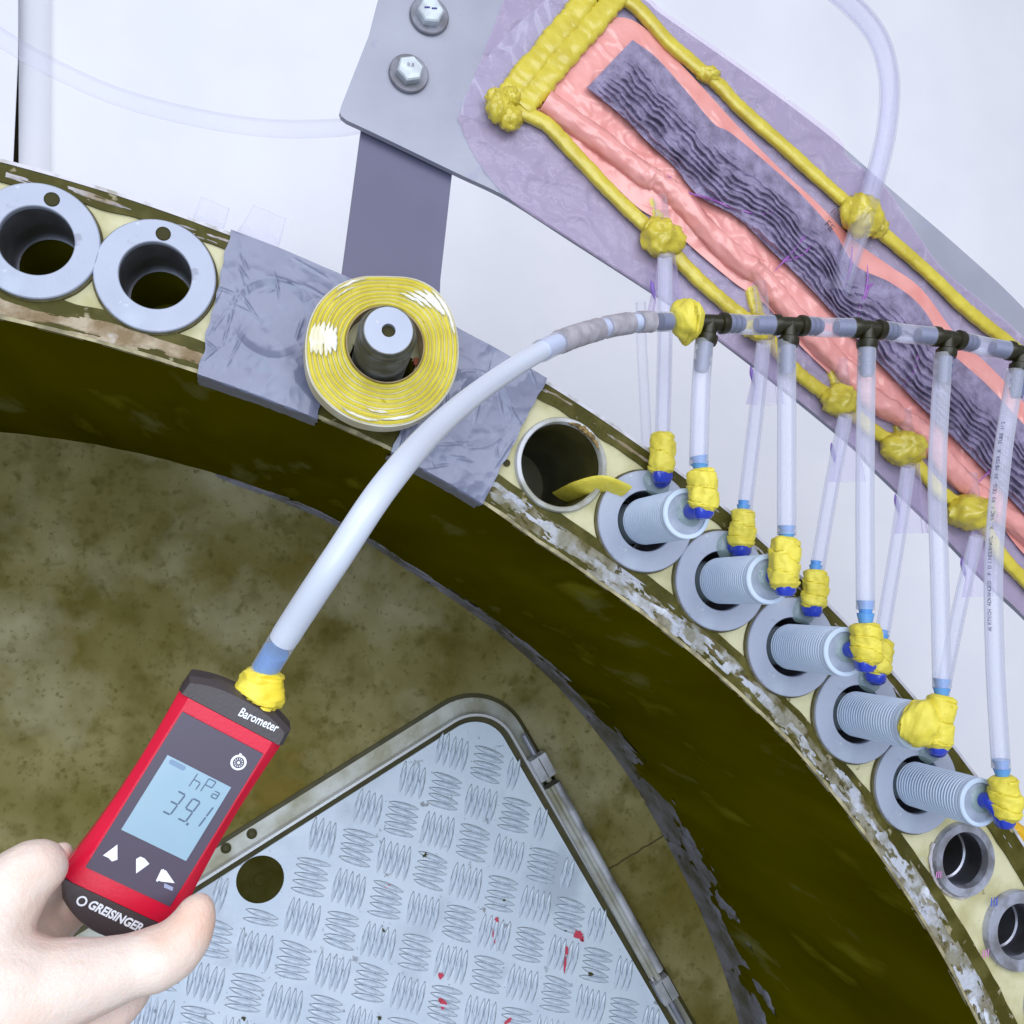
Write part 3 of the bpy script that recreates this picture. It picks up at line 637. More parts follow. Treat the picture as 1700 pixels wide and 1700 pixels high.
for i in range(5):
    (wx0, wy0), (wx1, wy1) = TIPW[i]; tip = tube_tip[i][1]
    yt = tip.y - 0.016
    top, bot = at(wx0, wy0, yt), at(wx1, wy1, yt)
    s = ppm(wx0, wy0, yt)
    # elbow fitting: collar in the tube's end, knee, barb
    el = thing('elbow_fitting', 'blue elbow fitting at the tip of the %s ribbed tube' % ordn[i], 'fitting', tip, 'blue elbow fittings')
    cen = tip + Vector((0.004, 0, 0.002))
    MB().lathe(cen + Vector((0, 0.004, 0)), (0, -1, 0), [(0, 0.0035), (0.0095, 0.004), (0.0125, 0.002), (0.0155, 0.0004), (0.016, -0.003)], 28, wob=lambda a, h: 1 + 0.12 * nz(math.cos(a), math.sin(a), i * 3.0)).build('resin_collar', M_resin, el)
    knee = cen + Vector((0, -0.014, 0.0))
    MB().tube(spline([cen, knee * 0.6 + cen * 0.4, bot * 0.55 + knee * 0.45, bot], 8), 0.0078, 14).build('elbow', M_blue, el)
    MB().lathe(bot + (top - bot) * 0.12, (bot - top).normalized(), [(0, 0.011), (0.007, 0.010), (0.0098, 0.006), (0.0100, 0), (0.006, -0.004)], 16, wob=lambda a, h: 1 + 0.1 * math.cos(3 * a)).build('collar_nut', M_blue, el)
    d = (at(HB[i][-1][0], HB[i][-1][1], yt) - top)
    barb([top - d * 0.2, at(HB[i][-1][0], HB[i][-1][1] - 15, yt)], 0.0077, M_lblue, 'barb', el, 2.0)
    w = wrap([top, (top + bot) / 2 + RIGHT * s * (3 * (-1) ** i), bot], s * (24.5 if i != 0 else 23.5), 3.3 * i + 1, 2.6 + 0.5 * (i % 3))
    tag(w, 'yellow sealant wrapped round the hose end on the %s ribbed tube' % ordn[i], 'sealant', 'sealant wraps on the ribbed tubes')
    if i == 3:
        w2 = wrap([tip + Vector((-0.010, 0.0, 0.008)), tip + Vector((-0.004, -0.012, 0.004)), tip + Vector((0.006, -0.017, 0.0))], 0.0215, 77, 1.3, 'sealant_blob', w)
        w2.parent = w
    # front hose
    path = [at(p[0], p[1], YM + (yt - YM) * (k / (len(HB[i]) - 1))) for k, p in enumerate(HB[i])]
    hz = spline(path, 14)
    h = thing('drop_hose', '%s clear hose hanging from the manifold to the ribbed tubes' % pos_t[i], 'hose', path[-1], 'clear hoses hanging from the manifold')
    MB().tube(hz, 0.0088, 24, caps=False).build('hose_wall', M_hose, h, 60)
    MB().tube(hz, 0.0064, 20, caps=False).build('hose_bore', M_hoseb, h, 60)
    if i == 4:
        txt = 'AIRTECH ADVANCED  P.D INTERNATL  X  VAC / 90 DEG  30 METER X  TUBE 1/2'
        P = resample(spline(path, 40), 400); x = 268
        mb_all = None; tm = {}
        for ch in txt:
            if ch != ' ':
                if ch not in tm: tm[ch] = text_mesh(ch, 0.0052, 0.0001)
                p = Vector(P[x]); d = (Vector(P[x - 4]) - p).normalized(); vn = (CAM - p).normalized(); nr = (vn - d * vn.dot(d)).normalized()
                side = nr.cross(d)
                nr2 = (nr * math.cos(0.45) - side * math.sin(0.45) * (1 if side.dot(RIGHT) > 0 else -1)); yy = nr2.cross(d)
                me = tm[ch]; vv = [p + nr2 * 0.00892 + d * v.co.x + yy * (v.co.y - 0.002) + nr2 * v.co.z for v in me.vertices]
                if mb_all is None: mb_all = MB()
                mb_all.add(vv, [tuple(f.vertices) for f in me.polygons])
            x -= 3
            if x < 6: break
        mb_all.build('printed_lettering', M_print, h, 0)

# manifold tees and connecting hoses
dirs = []
for i, (px, py) in enumerate(TEE):
    c = at(px, py, YM); L = at(*TEE[i - 1], YM) if i else at(1120, 534, YM); R = at(*TEE[i + 1], YM) if i < 4 else at(1800, 612, YM)
    dl = (L - c).normalized(); dr = (R - c).normalized(); dd = (at(HB[i][0][0] - (2 if i == 0 else 0), HB[i][0][1] + (30 if i == 0 else 60), YM) - c).normalized()
    t = thing('tee_connector', '%s black tee connector along the hose manifold' % pos_t[i], 'connector', c, 'tee connectors of the manifold')
    mb = MB()
    for d, ln in ((dl, 0.019), (dr, 0.019), (dd, 0.021)):
        mb.tube([c - d * 0.002, c + d * ln * 0.25, c + d * ln * 0.45, c + d * ln * 0.55, c + d * ln * 0.62, c + d * ln * 0.85, c + d * ln], lambda q, a: 0.0104 if 0.55 < q < 0.9 else (0.0080 if q < 0.95 else 0.0094), 18)
    mb.build('tee_body', M_black, t, 30)
    for d, ln in ((dl, 0.0172), (dr, 0.0172), (dd, 0.030)):
        if d is dl and i == 0: continue
        barb([c + d * (0.019 + ln * 0.98), c + d * 0.019], 0.0086 if d is not dd else 0.0076, M_gblue, 'barb', t, 3)
for i in range(5):
    a = at(*TEE[i], YM); b = at(*TEE[i + 1], YM) if i < 4 else at(1830, 620, YM)
    d = (b - a).normalized(); p = [a + d * 0.0165, (a + b) / 2 + Vector((0, 0, -0.0008)), b - d * 0.0165]
    lab = 'short clear hose between the %s and %s tee connectors' % (pos_t[i].split()[0], pos_t[i + 1].split()[0]) if i < 4 else 'short clear hose leaving the rightmost tee connector at the picture edge'
    h = thing('link_hose', lab, 'hose', a, 'short hoses of the manifold')
    MB().tube(spline(p, 8), 0.0096, 22, caps=False).build('hose_wall', M_link, h, 60)
    MB().tube(spline(p, 8), 0.0076, 18, caps=False).build('hose_bore', M_hoseb, h, 60)

# main hose to the gauge
MP = [(1112, 534, YM), (1060, 535, YM - 0.01), (1000, 545, YM - 0.03), (920, 572, YM - 0.07), (830, 625, YM - 0.13), (735, 700, YM - 0.22), (645, 800, YM - 0.30), (560, 925, -0.412), (484, 1040, -0.388), (436, 1118, -0.366)]
hp_ = spline([at(*p) for p in MP], 12)
hose = thing('gauge_hose', 'long milky hose curving from the manifold down to the red pressure gauge', 'hose', hp_[-1])
N_ = len(hp_)
cut = int(N_ * 0.36)
MB().tube(hp_[:cut + 1], 0.0094, 28, caps=False).build('clear_section', M_link, hose, 60)
MB().tube(hp_[cut - 6:-10], 0.0076, 28, caps=False).build('milky_section', M_milky, hose, 60)
MB().tube(hp_[cut:-9], lambda t, a: 0.0078 - 0.0004 * t, 28, caps=False).build('hose_wall', M_milky, hose, 60)
MB().tube(hp_[-10:], 0.0075, 28, caps=False).build('hose_end', M_port, hose, 60)
def seg(t0, t1, r, m, nm, rough=0.0, caps=True):
    Q = hp_[int(t0 * (N_ - 1)):int(t1 * (N_ - 1)) + 1]
    Q = [Vector(q) for q in resample(Q, 26)]
    return MB().tube(Q, lambda t, a: r * (1 + rough * nz(t * 30, a * 2, t0 * 50)) * (min(1, 0.75 + 8 * min(t, 1 - t)) if caps else 1), 24).build(nm, m, hose, 60)
def tpx(px):                                                        # parameter where the hose crosses photo column px
    return min(range(N_), key=lambda i: abs(project(hp_[i])[0] - px)) / (N_ - 1)
for a, b in ((1082, 1058), (1046, 1004), (994, 958), (952, 924)):
    seg(tpx(a), tpx(b), 0.0099, M_sleeve, 'grey_sleeve', 0.06, False)
for a, b in ((1062, 1040), (1010, 988), (962, 946), (926, 902)):
    seg(tpx(a), tpx(b), 0.0080, mat('pale_insert', (198, 208, 232), 0.4), 'pale_insert', 0)
seg(tpx(1128), tpx(1096), 0.0082, M_gblue, 'barb')
seg(0.945, 0.999, 0.0070, M_lblue, 'blue_connector', 0, False)
c = at(1140, 535, YM)
w = wrap([at(1118, 537, YM), at(1140, 533, YM), at(1164, 534, YM)], 0.0192, 21, 1.3, prof=lambda t: 0.62 + 0.42 * math.sin(math.pi * t))
tag(w, 'round yellow sealant ball where the long hose meets the black manifold', 'sealant')
# faint background hoses hanging in front of the curtain
def plainhose(label, pts, y, r, m=M_hoseb, grp=None):
    P = pxpath(pts, y, 14); h = thing('loose_hose', label, 'hose', P[-1], grp)
    MB().tube(P, r, 18, caps=False).build('hose_wall', m, h, 60); return h
plainhose('faint clear hose sagging across the white curtain at upper left', [(-60, 20), (0, 62), (88, 113), (200, 162), (330, 196), (450, 213), (560, 212), (640, 200)], 0.10, 0.0092, clear_mat('faint_hose', (226, 230, 246), 0.05, 0.16, 0.2))
plainhose('thin clear hose end hanging behind the long hose', [(1064, 500), (1065, 560), (1070, 660), (1074, 745)], 0.05, 0.0058)

# back hoses from the bag ports down to the flanges
BK = [[(1104, 425, -0.02), (1104, 560, -0.02), (1100, 725, -0.02)], [(1268, 568, -0.02), (1255, 690, -0.02), (1236, 848, -0.02)], [(1404, 690, -0.02), (1382, 800, -0.02), (1356, 950, -0.02)], [(1508, 775, -0.02), (1490, 900, -0.02), (1462, 1070, -0.02)], [(1622, 890, -0.02), (1595, 1000, -0.02), (1556, 1190, -0.02)]]
FW = [((1101, 718), (1098, 792), (1095, 800)), ((1234, 846), (1230, 914), (1216, 908)), ((1354, 946), (1350, 1014), (1342, 1012)), ((1464, 1060), (1454, 1124), (1450, 1127)), ((1556, 1180), (1552, 1238), (1550, 1246))]
for i in range(5):
    P = pxpath(BK[i], -0.02, 14)
    h = thing('port_hose', 'clear hose from the vacuum bag down to the %s flange, behind the manifold' % ordn[i], 'hose', P[-1], 'clear hoses from the vacuum bag')
    MB().tube(P, 0.0078, 20, caps=False).build('hose_wall', M_port, h, 60)
    MB().tube(P, 0.0060, 16, caps=False).build('hose_bore', M_hoseb, h, 60)
    a, b, bl = FW[i]; top, bot = at(*a, -0.022), at(*b, -0.022); q = at(*bl, -0.010); s = ppm(*a, -0.02)
    e = thing('flange_fitting', 'blue fitting bonded onto the %s flange with clear resin' % ordn[i], 'fitting', q, 'blue fittings on the flanges')
    MB().lathe(q + Vector((-0.002, 0.0035, 0)), (0, -1, 0), [(0, 0.005), (0.010, 0.004), (0.014, 0.0015), (0.0155, -0.001)], 24, wob=lambda a_, h_: 1 + 0.16 * nz(math.cos(a_) * 1.4, math.sin(a_) * 1.4, i * 2.0)).build('resin_collar', M_resin, e)
    MB().tube(spline([q + Vector((0, 0.002, 0)), q + Vector((0.001, -0.009, 0.001)), bot + (top - bot) * 0.15, top], 8), 0.0070, 14).build('elbow', M_blue, e)
    MB().lathe(bot, (bot - top).normalized(), [(0, 0.007), (0.0075, 0.006), (0.0105, 0.001), (0.0105, -0.004), (0.006, -0.008)], 14, wob=lambda a_, h_: 1 + 0.12 * math.cos(3 * a_ + i)).build('collar_nut', M_blue, e)
    if 0 < i < 4: barb([top + (bot - top) * 0.1, top + (top - bot) * 0.22], 0.0064, M_lblue, 'barb', e, 1.5)
    w = wrap([top, (top + bot) / 2, bot], s * 20, 40 + 2.7 * i, 2.4 + 0.5 * (i % 3))
    tag(w, 'smaller yellow sealant wrap on the hose end at the %s flange' % ordn[i], 'sealant', 'sealant wraps on the flanges')

# ------------------------------------------------------------------ sealant tape roll on its stud
Y_R = -0.050
rc = at(640, 572, Y_R); sR = ppm(640, 572, Y_R)
roll = thing('sealant_roll', 'roll of yellow sealant tape with white backing paper hung on the stud', 'tape roll', rc)
OUTL = [(762, 580), (757, 530), (742, 492), (715, 466), (680, 457), (640, 459), (600, 461), (565, 477), (533, 508), (516, 548), (512, 595), (520, 640), (545, 672), (585, 698), (630, 708), (675, 703), (715, 680), (748, 640)]
oc = Vector((640, 572))
ang = []; rad_ = []
for x, y in OUTL:
    ang.append(math.atan2(-(y - 572), x - 640)); rad_.append(math.hypot(x - 640, y - 572))
z_ = sorted(zip(ang, rad_)); aa = np.array([a for a, _ in z_]); rr_ = np.array([r for _, r in z_])
aa = np.concatenate([aa - 2 * math.pi, aa, aa + 2 * math.pi]); rr_ = np.concatenate([rr_] * 3)
def router(a):
    w = np.linspace(-0.16, 0.16, 5); return float(np.mean(np.interp(a + w, aa, rr_)))
R0 = 66.0; NL = 8
def rl(q, a):                                                       # q 0..1 between core and rim
    k = q + 0.022 * nz(math.cos(a) * 2.2, math.sin(a) * 2.2, q * 6) * math.sin(math.pi * min(1, q)) * 1.6
    return (R0 + (router(a) - R0) * k) * sR
ax_tilt = Vector((0.03, 0, 0.06))                                    # the roll leans a little, showing its underside
def rp(a, r, d): return rc + Vector((math.cos(a), 0, math.sin(a))) * r + Vector((0, 1, 0)) * d + Vector((ax_tilt.x * d * -1, 0, -ax_tilt.z * d * 2))
def rring(q0, q1, prof, nm, m, n=120):
    mb = MB()
    def fn(u, v):
        a = 2 * math.pi * u; k = v * (len(prof) - 1); i = min(int(k), len(prof) - 2); f = k - i
        q = prof[i][0] * (1 - f) + prof[i + 1][0] * f; d = prof[i][1] * (1 - f) + prof[i + 1][1] * f
        return rp(a, rl(q0 + (q1 - q0) * q, a), d + 0.0008 * nz(math.cos(a) * 4, math.sin(a) * 4, q0 * 9))
    mb.grid(fn, n, len(prof), closeu=True); mb.build(nm, m, roll, 50)
DW = 0.016
for i in range(NL):
    a0, a1 = i / NL, (i + 0.82) / NL
    rring(a0, a1, [(0, DW), (0, 0.001), (0.15, -0.0008), (0.5, -0.0016), (0.85, -0.0008), (1, 0.001), (1, DW)], 'sealant_winding', M_yel)
    rring(a1 + 0.002, (i + 1) / NL - 0.002, [(0, DW), (0, -0.0004), (0.5, -0.0010), (1, -0.0004), (1, DW)], 'paper_winding', M_paper)
MB().grid(lambda u, v: rp(2 * math.pi * u, (R0 - 2.5 * (1 if v < 0.5 else 0.0)) * sR * (1 if v < 2 else 1), [0.02, -0.001, -0.001, 0.02][round(v * 3)] if True else 0) if v < 0.4 else rp(2 * math.pi * u, (R0 - 0.2) * sR, [0.02, -0.001, -0.001, 0.02][round(v * 3)]), 80, 4, closeu=True).build('cardboard_core', M_card, roll, 30)
def flap(a_c, q_c, da, dq, seed, nm='paper_flap'):                   # paper folded over the windings
    def fn(u, v):
        a = a_c + da * (u - 0.5) * (1 + 0.0 * v); w = math.sin(math.pi * u) ** 0.6; q = q_c + dq * (v - 0.5) * w * (1 + 0.5 * nz(u * 5, v * 3, seed)) + 0.02 * nz(u * 6, 2, seed)
        return rp(a, rl(min(q, 0.985), a), -0.0024 - 0.0012 * math.sin(math.pi * v) - 0.001 * abs(nz(u * 9, v * 5, seed)))
    MB().grid(fn, 24, 8).build(nm, M_paper, roll, 60)
FLP = [(D(178 + 5 * nz(q_, 3)), 0.30 + 0.115 * q_, 0.62 - 0.06 * abs(q_ - 2), 0.15) for q_ in range(6)]
FLP += [(D(60 - 6 * q_), 0.42 + 0.12 * q_, 0.52, 0.10) for q_ in range(5)] + [(D(40), 0.74, 0.4, 0.09), (D(24), 0.9, 0.5, 0.08), (D(282), 0.86, 0.6, 0.07), (D(262), 0.70, 0.34, 0.05), (D(250), 0.92, 0.5, 0.06), (D(120), 0.9, 0.5, 0.07), (D(130), 0.74, 0.4, 0.05)]
for k, (a, q, da, dq) in enumerate(FLP):
    flap(a, q, da, dq, k * 2.1)
# outer paper layer showing at the rim underneath
rring(1.0, 1.03, [(0, -0.0005), (1, 0.0), (1, DW), (0, DW)], 'outer_paper', mat('outer_paper', (216, 212, 196), 0.6, c2=(196, 188, 160), scale=30))
sb = at(628, 606, 0.0); st_tip = at(645, 549, -0.105)
stud = thing('threaded_stud', 'threaded steel stud with a centre hole sticking through the yellow roll', 'stud', sb)
axs = (sb - st_tip).normalized(); Ls = (sb - st_tip).length
pf = [(0.0, 0.006), (0.0062, 0.006), (0.0066, -0.0004), (0.0072, -0.001), (0.0212, -0.001), (0.0222, 0.0), (0.0236, 0.004), (0.0240, 0.007), (0.0248, 0.008)]
h = 0.009
while h < Ls: pf += [(0.0232, h), (0.0258, h + 0.0022), (0.0258, h + 0.003), (0.0232, h + 0.0052)]; h += 0.0060
MB().lathe(st_tip, axs, pf[3:], 48).build('stud_body', [mat('stud_steel', (112, 114, 112), 0.4, 0.5, c2=(84, 82, 66), scale=40)], stud, 30)
MB().lathe(st_tip + axs * -0.0003, axs, [(0.0058, 0.004), (0.0060, -0.0008), (0.0205, -0.0010), (0.0210, 0.0005)], 40).build('stud_cap', M_flange, stud, 30)
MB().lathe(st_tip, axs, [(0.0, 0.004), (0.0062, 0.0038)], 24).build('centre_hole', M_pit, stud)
o = MB().lathe(at(690, 601, -0.001), (0, -1, 0), [(0, 0.004), (0.003, 0.003), (0.0036, 0)], 10, wob=lambda a, h: 1 + 0.3 * math.sin(2 * a)).build('resin_drip', mat('resin_drip', (176, 90, 60), 0.5), root)

# ------------------------------------------------------------------ steel bracket and support bar
YP = 0.030
bracket = thing('steel_bracket', 'long galvanised steel bracket plate bolted to a dark grey bar', 'bracket', at(700, 300, YP))
up_e = spline([Vector((*p, 0)) for p in [(648, -80), (900, -90), (1060, -6), (1100, 25), (1250, 130), (1380, 228), (1480, 315), (1600, 418), (1700, 512), (1850, 680)]], 6)
lo_e = spline([Vector((*p, 0)) for p in [(1850, 1200), (1760, 1085), (1700, 1022), (1642, 968), (1552, 874), (1453, 778), (1418, 740), (1289, 634), (1160, 535), (1095, 490), (954, 399), (845, 329), (760, 288), (640, 230), (600, 211)]], 6)
pl = [at(p.x, p.y, YP) for p in up_e] + [at(p.x, p.y, YP) for p in lo_e] + [at(*p, YP) for p in [(576, 200), (567, 193), (564, 186), (566, 177), (612, 60), (648, -80)]]
MB().prism(pl, (0, 0.008, 0)).build('bracket_plate', M_galv, bracket, 0)
MB().prism([at(*p, YP + 0.014) for p in [(614, 110), (568, 455), (560, 520), (728, 560), (731, 465), (770, 110)]], (0, 0.012, 0)).build('support_bar', M_bar, bracket, 0)
for px, py, rot in ((678, 124, 0.25), (712, 28, 0.05)):
    c = at(px, py, YP - 0.001)
    b = MB().lathe(c, (0, -1, 0), [(0.0, 0.004), (0.0195, 0.004), (0.0205, 0.003), (0.0205, -0.001)], 40).build('washer', mat('washer_steel', (134, 136, 150), 0.42, 0.45, c2=(108, 108, 116), scale=60), bracket, 30)
    c2 = c + Vector((0, -0.004, 0))
    hexp = lambda r, y: [c2 + Vector((r * math.cos(math.pi / 3 * k + rot), -y, r * math.sin(math.pi / 3 * k + rot))) for k in range(6)]
    mb = MB(); v = hexp(0.0140, 0) + hexp(0.0140, 0.0085) + hexp(0.0122, 0.0100)
    mb.add(v, [(i, (i + 1) % 6, (i + 1) % 6 + 6, i + 6) for i in range(6)] + [(i + 6, (i + 1) % 6 + 6, (i + 1) % 6 + 12, i + 12) for i in range(6)] + [tuple(range(12, 18))])
    mb.build('bolt_head', mat('bolt_zinc', (206, 216, 224), 0.35, 0.3, c2=(180, 188, 196), scale=60), b, 20)
    if py > 100:
        tm = text_mesh('8.8', 0.0060, 0.0001, 'CENTER'); mb = MB().add([c2 + Vector((q.co.x, -0.0101 - q.co.z, q.co.y + 0.001)) for q in tm.vertices], [tuple(f.vertices) for f in tm.polygons]); mb.build('stamped_mark', M_bar, b, 0)
    else:
        mb = MB(); [mb.box(c2 + Vector((dx, -0.0102, 0.001)), (0.0028, 0, 0.0004), (0, 0.0002, 0), (0, 0, 0.0009)) for dx in (-0.0045, 0.003)]; mb.build('pen_mark', mat('navy_pen', (50, 50, 120), 0.5), b, 0)

# ------------------------------------------------------------------ vacuum bag on the bracket
bag = thing('vacuum_bag', 'clear vacuum bag over pink film and wrinkled grey fabric, edged with yellow tape', 'vacuum bag', at(1300, 400, YP))
def pl2(pts, n=200): return resample(spline([Vector((*p, 0)) for p in pts], 10), n)[:, :2]
def sheet(upper, lower, hfn, name, m, nu, nv, y=YP, smooth=60):
    U = pl2(upper, nu); Lw = pl2(lower, nu)
    def fn(u, v):
        i = round(u * (nu - 1)); p = U[i] * (1 - v) + Lw[i] * v
        return at(p[0], p[1], y - hfn(u, v, p))
    return MB().grid(fn, nu, nv).build(name, m, bag, smooth)
# film over the plate, a little larger
def hf(u, v, p):
    e = min(v, 1 - v, 1)
    return 0.0012 + 0.0022 * max(0, fbm(p[0] * 0.016, p[1] * 0.016, 1, 4)) + 0.0030 * max(0, 1 - abs(nz(p[0] * 0.011 + p[1] * 0.013, p[1] * 0.02 - p[0] * 0.012, 6)) * 7)
sheet([(860, -60), (930, -70), (1060, -14), (1110, 24), (1250, 122), (1385, 222), (1410, 262), (1462, 300), (1500, 352), (1560, 440), (1630, 500), (1700, 560), (1850, 720)],
      [(760, 196), (790, 262), (846, 330), (954, 402), (1095, 494), (1160, 540), (1289, 636), (1418, 742), (1453, 780), (1552, 876), (1642, 970), (1700, 1024), (1850, 1200)], hf, 'bag_film', M_film, 260, 110)
sheet([(935, -40), (905, 0), (860, 40), (812, 92), (775, 150), (764, 190)], [(1040, 0), (985, 40), (930, 90), (890, 140), (850, 190), (846, 215)],
      lambda u, v, p: 0.003 + 0.004 * math.sin(math.pi * v) * (0.6 + nz(p[0] * 0.02, p[1] * 0.02, 9)) + 0.003 * max(0, 1 - abs(nz(p[0] * 0.03, p[1] * 0.012, 4)) * 6), 'film_curl', M_filmt, 60, 30)
# pink film
pu = [(1002, 30), (1040, 30), (1075, 50), (1120, 95), (1180, 160), (1235, 220), (1300, 285), (1355, 335), (1420, 400), (1475, 440), (1530, 480), (1590, 560), (1640, 605), (1700, 668), (1850, 830)]
plw = [(886, 180), (900, 200), (940, 245), (1000, 290), (1060, 345), (1105, 372), (1160, 420), (1220, 470), (1270, 505), (1330, 575), (1400, 640), (1470, 690), (1540, 745), (1600, 810), (1660, 870), (1700, 920), (1850, 1080)]
def hpink(u, v, p):
    e = min(1, min(v, 1 - v, u * 6) * 9)
    f1 = max(0, 1 - abs(nz(p[0] * 0.014 + p[1] * 0.010, p[1] * 0.024 - p[0] * 0.02, 3)) * 5); f2 = max(0, 1 - abs(nz(p[0] * 0.05, p[1] * 0.028, 12)) * 4)
    return 0.0050 + e * (0.004 * (0.4 + 0.5 * fbm(p[0] * 0.012, p[1] * 0.012, 5, 3)) + 0.0015 * f1 + 0.0008 * f2)
sheet(pu, plw, hpink, 'pink_film', M_pink, 320, 110)
# puckered pink tube running along the lower side
tubec = [(905, 168), (955, 205), (1010, 245), (1060, 285), (1092, 302), (1130, 335), (1175, 385), (1225, 432), (1262, 458), (1300, 505), (1345, 555), (1400, 612), (1440, 655), (1490, 690), (1530, 720), (1575, 775), (1615, 815), (1660, 852), (1710, 895), (1850, 1030)]
PT = pxpath(tubec, YP - 0.009, 12)
knots = [(1092, 302), (1262, 462), (1395, 600), (1500, 690), (1615, 812)]
def rpk(t, a):
    p = PT[round(t * (len(PT) - 1))]; x, y = project(p)
    pin = min(math.hypot(x - k[0], y - k[1]) for k in knots); s = 0.55 * math.exp(-(pin / 20) ** 2)
    fold = max(0, 1 - abs(nz(t * 38, a * 1.1, 4)) * 4) * 0.14 + max(0, 1 - abs(nz(t * 90, a * 0.7, 8)) * 4) * 0.10 * math.exp(-(pin / 46) ** 2) * 2
    return 0.0120 * (1 - 0.35 * s + 0.16 * nz(t * 22, math.cos(a), math.sin(a)) + fold * 0.7)
MB().tube(PT, rpk, 40).build('pink_tube', M_pink, bag, 70)
# grey fabric with long wrinkles
fu = [(1050, 66), (1090, 96), (1140, 152), (1185, 205), (1215, 222), (1290, 285), (1335, 328), (1385, 385), (1420, 440), (1480, 470), (1530, 510), (1575, 580), (1640, 640), (1700, 705), (1850, 870)]
flo = [(974, 146), (1030, 190), (1080, 240), (1118, 275), (1160, 325), (1225, 362), (1285, 420), (1345, 478), (1415, 555), (1490, 635), (1555, 700), (1625, 770), (1700, 852), (1850, 1010)]
def hfab(u, v, p):
    e = min(1, min(v * 8, (1 - v) * 8, u * 30))
    w = 1.0 / (1 + math.exp(-(v - 0.30 - 0.10 * nz(u * 9, 2, 2)) * 16))
    x = v * 11.0 + 1.7 * nz(u * 14, v * 1.6, 3) + 0.55 * nz(u * 40, v * 3, 6) + 0.14 * nz(u * 130, v * 9, 2)
    rdg = (0.5 + 0.5 * math.sin(2 * math.pi * x)) ** 0.8
    brk = 0.5 + 0.9 * nz(u * 34, v * 8, 11)
    return 0.0145 + e * (0.002 + 0.0068 * w * rdg * max(0.15, brk + 0.3) + 0.0015 * fbm(u * 22, v * 4, 2, 4) * (0.4 + w) + 0.002 * nz(u * 8, v * 2, 5)) + 0.0018 * w * nz(u * 150, v * 18, 4)
sheet(fu, flo, hfab, 'grey_fabric', M_fabric, 620, 110)
# violet pleats of film pulled tight over fabric
M_viol = clear_mat('violet_fold', (176, 110, 200), 0.55, 0.8, 0.12)
def pleat(pts, r, h=0.018):
    P = pxpath(pts, YP - h, 10)
    MB().tube(P, lambda t, a: r * (0.4 + math.sin(math.pi * t)) * (1 + 0.5 * nz(t * 9, a, pts[0][0])), 8).build('film_pleat', M_viol, bag, 60)
for pts in ([(1108, 290), (1140, 318), (1180, 330), (1215, 345), (1260, 355), (1300, 350)], [(1286, 450), (1300, 435), (1318, 415), (1334, 395), (1346, 385)], [(1425, 525), (1428, 505), (1436, 488), (1440, 465), (1440, 440)], [(1500, 640), (1520, 610), (1525, 580)], [(1300, 435), (1330, 424), (1352, 402)],
            [(1415, 408), (1412, 440), (1404, 475)], [(1450, 470), (1442, 478), (1436, 500)], [(1625, 800), (1650, 775), (1672, 750)]):
    pleat(pts, 0.0010)
# yellow sealant runs
def run(pts, w, name, seed, h=0.009, crease=1.0):
    P = pxpath(pts, YP - h, 14)
    def rad(t, a):
        k = 1 + 0.10 * nz(t * 18, math.cos(a) * 0.8, seed) + crease * 0.10 * max(0, 1 - abs(nz(t * 60, a * 0.5, seed + 2)) * 3)
        q = (abs(math.cos(a)) ** 3.4 + abs(math.sin(a)) ** 3.4) ** (-1 / 3.4); return (w * k * q * 0.94, min(0.0060, w * 0.65) * k * q)
    return MB().tube(P, rad, 20, flat=Vector((0, -1, 0))).build(name, M_yelb, bag, 60)
run([(845, 180), (905, 205), (960, 262), (1020, 325), (1065, 368), (1100, 395)], 0.0078, 'sealant_run', 1)
run([(1100, 400), (1150, 455), (1200, 500), (1245, 535), (1262, 545)], 0.0078, 'sealant_run', 2)
run([(1262, 545), (1310, 605), (1350, 640), (1395, 668)], 0.0078, 'sealant_run', 3)
run([(1395, 668), (1450, 715), (1505, 748)], 0.0078, 'sealant_run', 4)
run([(1505, 748), (1560, 815), (1620, 852)], 0.0078, 'sealant_run', 5)
run([(1620, 852), (1665, 925), (1712, 975), (1850, 1130)], 0.0078, 'sealant_run', 6)
run([(1012, -20), (1060, 15), (1110, 70), (1165, 118), (1190, 138), (1235, 185), (1310, 252), (1380, 315), (1430, 358)], 0.0078, 'sealant_run', 7)
run([(1430, 358), (1480, 400), (1540, 452), (1600, 510), (1665, 562), (1720, 606), (1850, 720)], 0.0078, 'sealant_run', 8)
run([(988, -30), (955, 22), (915, 72), (872, 122), (838, 168)], 0.0125, 'sealant_run', 9, crease=2.2)
run([(1030, -14), (985, 40), (940, 90), (900, 140), (866, 182)], 0.0125, 'sealant_run', 10, crease=2.2)
def lump(px, py, r, seed, sx=1.0, sz=1.0, h=0.016):
    c = at(px, py, YP - h); s = ppm(px, py, YP)
    def fn(u, v):
        a = 2 * math.pi * u; b = math.pi * v; d = Vector((math.cos(a) * math.sin(b) * sx, -math.cos(b) * 0.8, math.sin(a) * math.sin(b) * sz))
        n_ = 1 + 0.22 * noise.noise(d * 2.0 + Vector((seed, 0, 0))) + 0.16 * max(0, 1 - abs(noise.noise(d * 2.6 + Vector((0, seed, 0)))) * 4)
        return c + d * (r * s * n_)
    return MB().grid(fn, 32, 20, closeu=True).build('sealant_knob', M_yelb, bag, 60)
lump(828, 178, 24, 3, 0.9, 1.0); lump(846, 196, 20, 5); lump(822, 162, 15, 8); lump(848, 160, 16, 9)
lump(1100, 396, 34, 1, 1, 0.85); lump(1088, 380, 18, 11)
